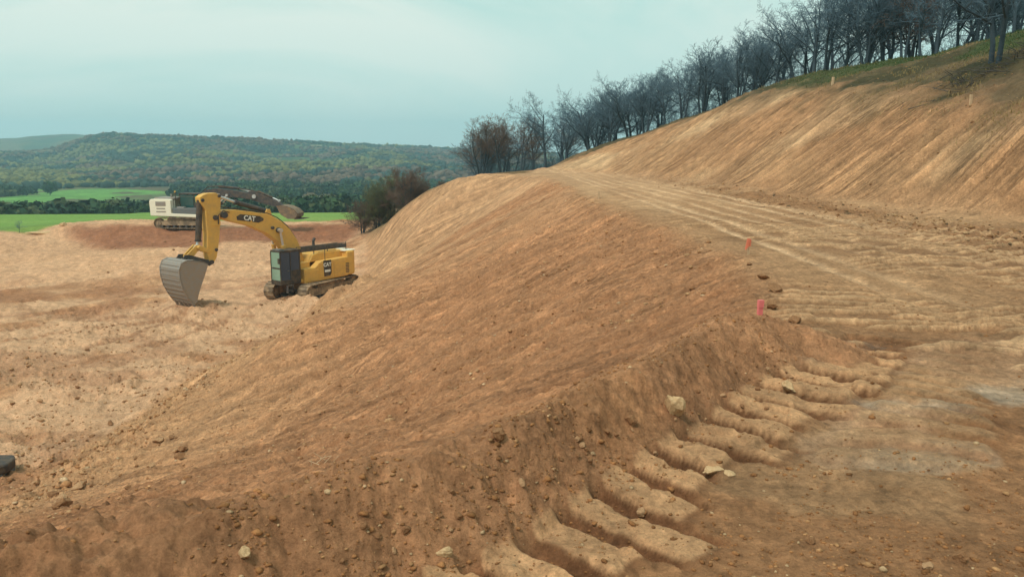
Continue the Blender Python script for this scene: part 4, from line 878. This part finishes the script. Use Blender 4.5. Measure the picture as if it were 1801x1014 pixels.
def np_mesh(name, V, Fc):
    me = bpy.data.meshes.new(name); me.vertices.add(len(V)); me.vertices.foreach_set('co', V.astype(np.float32).ravel()); k = Fc.shape[1]
    me.loops.add(Fc.size); me.loops.foreach_set('vertex_index', Fc.astype(np.int32).ravel()); me.polygons.add(len(Fc)); me.polygons.foreach_set('loop_start', (np.arange(len(Fc)) * k).astype(np.int32)); me.update(); me.validate(); return me
def grow(seed, stems=1, spread=.55, H=8.0, bushy=False):
    rg = random.Random(seed); big = []; small = []
    def br(p, d, L, r, lev):
        ns = 5 if lev == 0 else (4 if lev < 3 else 2 if lev < 5 else 1); pts = [p.copy()]; dd = d.copy(); kids = []
        for i in range(ns):
            w_ = (.10, .16, .20, .25, .28, .3)[min(lev, 5)]
            dd = (dd + Vector((rg.uniform(-w_, w_), rg.uniform(-w_, w_), rg.uniform(-w_, w_) + (.05 if lev else .02)))).normalized()
            q_ = pts[-1] + dd * (L / ns); ra = r * (1 - .62 * i / ns); rb = r * (1 - .62 * (i + 1) / ns)
            (big if lev < 2 else small).append((*pts[-1], *q_, ra, rb)); pts.append(q_); kids.append((q_, dd.copy(), rb, (i + 1) / ns))
        if lev >= 5: return
        nk = (7, 5, 4, 4, 2)[lev] if not bushy else (6, 5, 5, 3, 2)[lev]
        for j in range(nk):
            f_ = (j + .6) / nk if lev else .32 + .68 * (j + .5) / nk
            if bushy and lev == 0: f_ = .12 + .88 * (j + .5) / nk
            i = min(ns - 1, int(f_ * ns)); t_ = f_ * ns - i; a = pts[i].lerp(pts[i + 1], min(1, t_)); pd = (pts[i + 1] - pts[i]).normalized()
            o_ = pd.orthogonal().normalized(); o_.rotate(Matrix.Rotation(rg.uniform(0, 6.28), 3, pd))
            an = rg.uniform(.45, .95) * (1.15 - .4 * f_) * (spread / .55)
            nd = (pd * math.cos(an) + o_ * math.sin(an)); nd.z += .06; nd.normalize()
            br(a, nd, L * (.62 if lev else .60) * rg.uniform(.7, 1.1) * (1.1 - .35 * f_ if lev else 1.15 - .45 * f_), r * (1 - .62 * f_) * .62, lev + 1)
    for s_ in range(stems):
        a = s_ * 2 * math.pi / stems + rg.random(); ln = 0 if stems == 1 else rg.uniform(.06, .22)
        br(Vector((math.cos(a) * .12 * (stems > 1), math.sin(a) * .12 * (stems > 1), -.3)), Vector((math.cos(a) * ln + rg.uniform(-.05, .05), math.sin(a) * ln, 1)).normalized(), H * (.74 if stems == 1 else .70) * rg.uniform(.85, 1.0), H * (.016 if stems == 1 else .012), 0)
    V1, F1 = tubes_mesh(big, 6); V2, F2 = tubes_mesh([(*s[:6], max(.009, s[6]), max(.006, s[7])) for s in small], 3)
    zt = max(V2[:, 2].max(), V1[:, 2].max()); k = H / zt; return V1 * k, F1, V2 * k, F2
TP = []
for i, (sd_, st_, sp_) in enumerate([(1, 1, .72), (2, 3, .62), (3, 2, .66), (4, 1, .8), (5, 4, .52), (6, 2, .74), (7, 1, .62)]):
    V1, F1, V2_, F2 = grow(sd_, st_, sp_); TP.append((np_mesh('trunk', V1, F1), np_mesh('twig_crown', V2_, F2)))
BP = []
for i, sd_ in enumerate((21, 22, 23)):
    V1, F1, V2_, F2 = grow(sd_, 6, .75, 4.5, True); BP.append((np_mesh('trunk', V1, F1), np_mesh('twig_crown', V2_, F2)))
def tree_proto(pair, M, name):
    a, b = pair[0].copy(), pair[1].copy(); a.materials.append(M_bark); b.materials.append(M); return a, b
PT = {}
def tree(x, y, z, H, kind, M, label, group, name='bare_tree', pool=None, hb=8.0, rz=None):
    pool = pool or TP; key = (id(pool), kind, M.name)
    if key not in PT: PT[key] = tree_proto(pool[kind], M, name)
    a, b = PT[key]; o = empty(name, (x, y, z), rng.uniform(0, 6.28) if rz is None else rz); k = H / hb; kx = k * (1.25 if pool is TP else 1.0); o.scale = (kx * rng.uniform(.95, 1.2), kx * rng.uniform(.95, 1.2), k * 1.06)
    tag(o, label, 'tree' if name != 'bare_bush' else 'bush', group)
    for nm, me in (('trunk', a), ('crown', b)):
        c = bpy.data.objects.new(nm, me); COL.objects.link(c); c.parent = o
    return o
tops = ([820, 850, 880, 915, 940, 960, 985, 1005, 1030, 1080, 1130, 1180, 1210, 1235, 1280, 1320, 1350, 1380, 1410, 1440, 1801], [222, 206, 202, 206, 175, 155, 182, 185, 152, 136, 122, 116, 95, 80, 78, 58, 45, 22, 5, -25, -110])
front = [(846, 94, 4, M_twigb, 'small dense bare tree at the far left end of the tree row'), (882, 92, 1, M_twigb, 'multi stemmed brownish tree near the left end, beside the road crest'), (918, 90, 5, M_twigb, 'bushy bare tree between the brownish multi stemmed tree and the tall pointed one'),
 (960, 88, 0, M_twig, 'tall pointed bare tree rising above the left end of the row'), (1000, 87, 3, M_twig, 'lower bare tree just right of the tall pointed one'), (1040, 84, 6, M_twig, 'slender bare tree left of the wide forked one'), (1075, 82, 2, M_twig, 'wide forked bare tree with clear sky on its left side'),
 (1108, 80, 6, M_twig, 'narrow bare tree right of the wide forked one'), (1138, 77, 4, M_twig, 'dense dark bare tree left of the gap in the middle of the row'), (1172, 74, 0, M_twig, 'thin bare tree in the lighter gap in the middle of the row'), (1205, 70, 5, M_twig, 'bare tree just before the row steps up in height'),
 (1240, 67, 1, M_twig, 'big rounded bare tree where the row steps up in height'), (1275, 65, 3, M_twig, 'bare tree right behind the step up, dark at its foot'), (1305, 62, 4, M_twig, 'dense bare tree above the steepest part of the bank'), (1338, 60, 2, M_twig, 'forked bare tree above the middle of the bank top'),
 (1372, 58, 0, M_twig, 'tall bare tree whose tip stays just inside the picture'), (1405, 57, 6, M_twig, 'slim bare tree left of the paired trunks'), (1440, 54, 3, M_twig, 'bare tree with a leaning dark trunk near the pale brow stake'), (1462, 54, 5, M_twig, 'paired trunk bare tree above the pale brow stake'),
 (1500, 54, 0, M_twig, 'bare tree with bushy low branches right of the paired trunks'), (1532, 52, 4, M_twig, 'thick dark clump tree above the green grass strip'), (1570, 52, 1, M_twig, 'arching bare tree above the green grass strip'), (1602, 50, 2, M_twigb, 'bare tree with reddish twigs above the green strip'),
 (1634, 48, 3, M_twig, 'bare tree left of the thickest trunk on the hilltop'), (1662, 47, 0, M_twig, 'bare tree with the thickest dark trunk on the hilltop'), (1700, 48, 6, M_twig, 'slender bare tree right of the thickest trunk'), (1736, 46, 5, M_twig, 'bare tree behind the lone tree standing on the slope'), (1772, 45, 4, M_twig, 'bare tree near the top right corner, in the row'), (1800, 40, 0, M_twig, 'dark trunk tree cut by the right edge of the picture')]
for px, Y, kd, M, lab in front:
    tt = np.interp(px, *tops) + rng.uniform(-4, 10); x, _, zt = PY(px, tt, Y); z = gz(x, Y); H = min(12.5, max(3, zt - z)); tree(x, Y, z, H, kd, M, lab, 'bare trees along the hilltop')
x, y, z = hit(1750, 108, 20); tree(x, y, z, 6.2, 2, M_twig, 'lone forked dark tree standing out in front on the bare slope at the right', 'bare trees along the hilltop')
k = 0
for px in list(range(850, 1000, 45)) + list(range(1000, 1330, 40)) + list(range(1340, 1801, 46)):
    for row in (0, 1):
        if row and k % 2 == 0: k += 1; continue
        k += 1
        Y = np.interp(px, [840, 960, 1100, 1240, 1440, 1640, 1801], [96, 92, 82, 69, 57, 51, 46]) + 2.5 + row * 4.5 + rng.uniform(-1.2, 1.2); pj = px + rng.uniform(-9, 9); pj = max(pj, 842)
        tt = np.interp(pj, *tops) + rng.uniform(6, 34); x, _, zt = PY(pj, tt, Y); z = gz(x, Y); H = min(12, max(2.6, zt - z))
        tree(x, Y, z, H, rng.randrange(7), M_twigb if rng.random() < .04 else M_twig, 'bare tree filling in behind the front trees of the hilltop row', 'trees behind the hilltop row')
for px, tt, kd, M, lab in ((636, 352, 0, M_twigb, 'small brown bush at the left foot of the bush clump'), (662, 322, 1, M_twigg, 'greenish brown bush left in the clump above the cut face'), (688, 300, 2, M_twigg, 'tallest olive green bush in the clump above the cut face'), (716, 296, 0, M_twigb, 'tall reddish brown bush right of the olive one'), (742, 314, 1, M_twigb, 'low brown bush at the right end of the clump'), (676, 335, 2, M_twigb, 'brown bush in front below the tallest olive one'), (775, 318, 0, M_twigb, 'tiny brown bush on the crest between the clump and the tree row')):
    Y = 74 if px < 700 else 71; x, _, zt = PY(px, tt, Y); z = gz(x, Y); tree(x, Y, z, max(1, zt - z), kd, M, lab, 'bushes above the cut face', 'bare_bush', BP, 4.5)
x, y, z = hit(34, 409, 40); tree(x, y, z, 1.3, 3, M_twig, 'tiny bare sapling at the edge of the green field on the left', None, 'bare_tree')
# undergrowth under the hilltop row
x = []; 
segs = []
rg = random.Random(8)
for i in range(3600):
    px = rg.uniform(832, 1830); Y = np.interp(px, [840, 960, 1100, 1240, 1440, 1640, 1801], [94, 90, 82, 69, 57, 51, 45]) + rg.uniform(-.5, 7); d = ray(px, 300); xx = d[0] * Y / d[1]; x.append((xx, Y, rg.random(), rg.uniform(-.4, .4), rg.uniform(-.4, .4)))
zz = gzs([p[0] for p in x], [p[1] for p in x])
for p, z in zip(x, zz):
    if p[0] > 24 and rg.random() < .5: continue
    h_ = .5 + 2.1 * p[2] ** 2 * vnoise(np.array([p[0] * .3]), np.array([p[1] * .3]), 7)[0] * 1.6; b0 = Vector((p[0], p[1], z - .05)); t1 = b0 + Vector((p[3] * h_, p[4] * h_, h_)); segs.append((*b0, *t1, .016, .007))
    for q_ in range(4):
        f_ = rg.uniform(.25, .9); a = b0.lerp(t1, f_); segs.append((*a, *(a + Vector((rg.uniform(-.5, .5), rg.uniform(-.5, .5), rg.uniform(.1, .6))) * h_ * .6), .011, .006))
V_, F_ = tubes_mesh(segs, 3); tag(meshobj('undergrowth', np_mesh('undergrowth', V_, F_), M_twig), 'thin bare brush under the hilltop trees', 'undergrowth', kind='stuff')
# grass and dead brush on the hillside
M_gr = simple('hill_grass', (.06, .095, .028)); M_dry = simple('dry_grass', (.30, .21, .09))
def tufts(name, n, seed, fn, M, hh, label):
    xx, yy, zz, m = scatter(n, 18, 75, 10, 40, fn, seed); rg_ = np.random.default_rng(seed); k = len(xx)
    V = np.zeros((k, 4, 3)); a = rg_.uniform(0, 6.28, k); h_ = rg_.uniform(.4, 1.3, k) * hh; wd = .009 + .008 * rg_.random(k); lx, ly = rg_.normal(0, .4, k) * h_, rg_.normal(0, .4, k) * h_
    for i, (sx, t_) in enumerate(((-1, 0), (1, 0), (.3, 1), (-.3, 1))): V[:, i, 0] = xx + np.cos(a) * wd * sx + lx * t_; V[:, i, 1] = yy + np.sin(a) * wd * sx + ly * t_; V[:, i, 2] = zz - .03 + h_ * t_
    tag(meshobj(name, np_mesh(name, V.reshape(-1, 3), np.arange(k * 4).reshape(-1, 4)), M), label, 'grass', kind='stuff')
tufts('grass', 260000, 11, lambda x, y, m: m['nat'] * sstep(.40, .55, fbm(x * .16, y * .16, 85, 3) + .12 * sstep(5.2, 6.8, samp(G, x, y))) * sstep(4.6, 6.4, samp(G, x, y)) * .7, M_gr, .11, 'short green grass below the hilltop trees')
tufts('dry_grass', 160000, 12, lambda x, y, m: m['nat'] * sstep(.5, .6, fbm(x * .5, y * .5, 84, 4)) * .5, M_dry, .13, 'dry grass tufts on the natural hillside')
segs = []
cx, cy, cz = hit(1725, 138, 15); M_log = simple('grey_deadwood', (.10, .085, .075))
for i in range(150):
    a = Vector((cx + rg.gauss(.3, 1.3), cy + rg.gauss(0, .55), 0)); a.z = gz(a.x, a.y) + rg.uniform(0, .22); d_ = Vector((rg.uniform(-.7, .9), rg.uniform(-.5, .5), rg.uniform(-.08, .3))); segs.append((*a, *(a + d_), rg.uniform(.006, .02), .005))
V_, F_ = tubes_mesh(segs, 6); tag(meshobj('brushwood', np_mesh('brushwood', V_, F_), M_log), 'dark heap of dead branches lying on the slope below the lone tree', 'brushwood', kind='stuff')
stubs = [(1550, 410), (568, 806)]
r0_ = hit(568, 812); segs = []
for i in range(7): a = Vector((r0_[0] + rg.uniform(-.1, .1), r0_[1] + rg.uniform(-.1, .1), r0_[2])); segs.append((*a, *(a + Vector((rg.uniform(-.12, .12), rg.uniform(-.05, .05), rg.uniform(.03, .11)))), .005, .003))
V_, F_ = tubes_mesh(segs, 4); tag(meshobj('root', np_mesh('root', V_, F_), M_wood), 'pale torn root sticking out of the slope just beyond the berm', 'root')

# ------------------------------------------------------------------ leafy trees, valley wood, wooded hills
def leafmat(name):
    m, nt, b = mat(name); at = N(nt, 'ShaderNodeAttribute', attribute_name='soil'); nt.links.new(at.outputs['Color'], b.inputs['Base Color']); b.inputs['Roughness'].default_value = .9; b.inputs['Specular IOR Level'].default_value = .1; return m
M_leaf = leafmat('foliage')
def leafy(name, pts, sizes, heights, cols, seed, per=160, leaf=.16):
    r_ = np.random.default_rng(seed); n = len(pts); d = r_.normal(size=(n, per, 3)); d /= np.linalg.norm(d, axis=2)[..., None]; rad = r_.uniform(.45, 1.0, (n, per, 1)) ** .6
    lob = 1 + .35 * np.sin(d[..., :1] * 4 + r_.uniform(0, 6, (n, 1, 1))) * np.cos(d[..., 1:2] * 5 + r_.uniform(0, 6, (n, 1, 1)))
    c = d * rad * lob * np.stack([sizes, sizes, heights * .5], 1)[:, None, :] + pts[:, None, :] + np.stack([0 * sizes, 0 * sizes, heights * .52], 1)[:, None, :]
    ls = (sizes * leaf)[:, None, None] * r_.uniform(.6, 1.5, (n, per, 1)); u = r_.normal(size=(n, per, 3)); u /= np.linalg.norm(u, axis=2)[..., None]; v = np.cross(u, d); v /= np.linalg.norm(v, axis=2)[..., None] + 1e-6
    V = np.stack([c - u * ls - v * ls, c + u * ls - v * ls * .7, c + u * ls + v * ls, c - u * ls * .7 + v * ls], 2).reshape(-1, 3)
    me = np_mesh(name, V, np.arange(len(V)).reshape(-1, 4)); ca = me.attributes.new('soil', 'FLOAT_COLOR', 'POINT'); cc = np.repeat((cols[:, None, :] * r_.uniform(.6, 1.5, (n, per, 1))).reshape(-1, 3), 4, 0); ca.data.foreach_set('color', np.concatenate([cc, np.ones((len(cc), 1))], 1).astype(np.float32).ravel()); return me
for px, py, tp, Y, col_, lab in ((546, 371, 345, 240, (.10, .13, .035), 'light green round tree beyond the field, left of the dark pair'), (575, 371, 346, 250, (.035, .07, .03), 'dark green tree beyond the field, middle of three'), (598, 371, 345, 255, (.04, .085, .03), 'dark green tree beyond the field, nearest the bush clump'), (86, 333, 320, 420, (.03, .065, .03), 'dark round tree standing alone between the two far meadows')):
    x, _, zt = PY(px, tp, Y); z = gz(x, Y); H = max(4, zt - z); o = empty('leafy_tree', (x, Y, z)); tag(o, lab, 'tree', 'green trees beyond the field')
    meshobj('crown', leafy('crown', np.array([[0, 0, H * .12]]), np.array([H * .55]), np.array([H * .9]), np.array([col_]), int(px), 900, .07), M_leaf, o); mb = MB(); mb.cyl((0, 0, -.3), (0, 0, H * .5), .25, .12, n=7); mb.build('trunk', M_bark, o)
r_ = np.random.default_rng(17); n = 1500
rr = r_.uniform(205, 352, n); aa = r_.uniform(-.85, .02, n); x = rr * np.sin(aa); y = rr * np.cos(aa)
edge = 352 - 70 * fbm(aa * 9, aa * 0 + 3, 111, 3) * (aa > -.62)
k_ = (rr < edge); x, y, rr, aa = x[k_], y[k_], rr[k_], aa[k_]
rr2 = r_.uniform(355, 560, 1500); aa2 = r_.uniform(-.85, .02, 1500); x2 = rr2 * np.sin(aa2); y2 = rr2 * np.cos(aa2)
k2 = ((aa2 > -.40) & (fbm(x2 / 30, y2 / 30, 112, 3) > .42)) | ((fbm(x2 / 25, y2 / 40, 113, 3) > .74)); x = np.concatenate([x, x2[k2]]); y = np.concatenate([y, y2[k2]])
z = gzs(x, y); sz = r_.uniform(1.8, 3.4, len(x)); hh = r_.uniform(2.6, 4.9, len(x)); cc = np.array([(.03, .06, .028), (.045, .075, .03), (.07, .085, .04), (.025, .05, .03)])[r_.integers(0, 4, len(x))]
tag(meshobj('woodland', leafy('woodland', np.stack([x, y, z], 1), sz, hh, cc, 5, 110, .2), M_leaf), 'dark belt of trees in the valley behind the green field', 'woodland', kind='stuff')
n = 34000; rr = np.sqrt(r_.uniform(560 ** 2, 1480 ** 2, n)); aa = r_.uniform(-.80, .16, n); x = rr * np.sin(aa); y = rr * np.cos(aa)
dn = fbm(x / 70, y / 50, 114, 4); k_ = (dn > .40 - .12 * r_.random(n)) ; x, y, dn = x[k_], y[k_], dn[k_]; z = gzs(x, y); sz = r_.uniform(1.3, 3.6, len(x))
f_ = fbm(x / 90, y / 70, 115, 3); cc = np.where(f_[:, None] > .56, [[.125, .12, .045]], np.where(f_[:, None] < .43, [[.11, .075, .05]], [[.028, .052, .042]])) * r_.uniform(.55, 1.6, (len(x), 1))
ob = rubble('hill_scrub', np.stack([x, y, z], 1), sz, M_leaf, 9, cc, .95, .5); tag(ob, 'scrub and trees covering the far hillside', 'woodland', kind='stuff')

# ------------------------------------------------------------------ haze
m, nt, b = mat('haze_air'); nt.nodes.remove(b); pv = N(nt, 'ShaderNodeVolumePrincipled'); pv.inputs['Color'].default_value = (.56, .86, 1.0, 1); pv.inputs['Density'].default_value = .00040; pv.inputs['Anisotropy'].default_value = .2
nt.links.new(pv.outputs[0], nt.nodes['Material Output'].inputs['Volume'])
zmin = float(TZ.min()) - 3; hz = MB(); hz.box((0, 0, (zmin + 84) / 2), (5100, 5100, 84 - zmin)); o = hz.build('haze', m); tag(o, 'thin bluish haze over the valley', 'haze', kind='stuff')
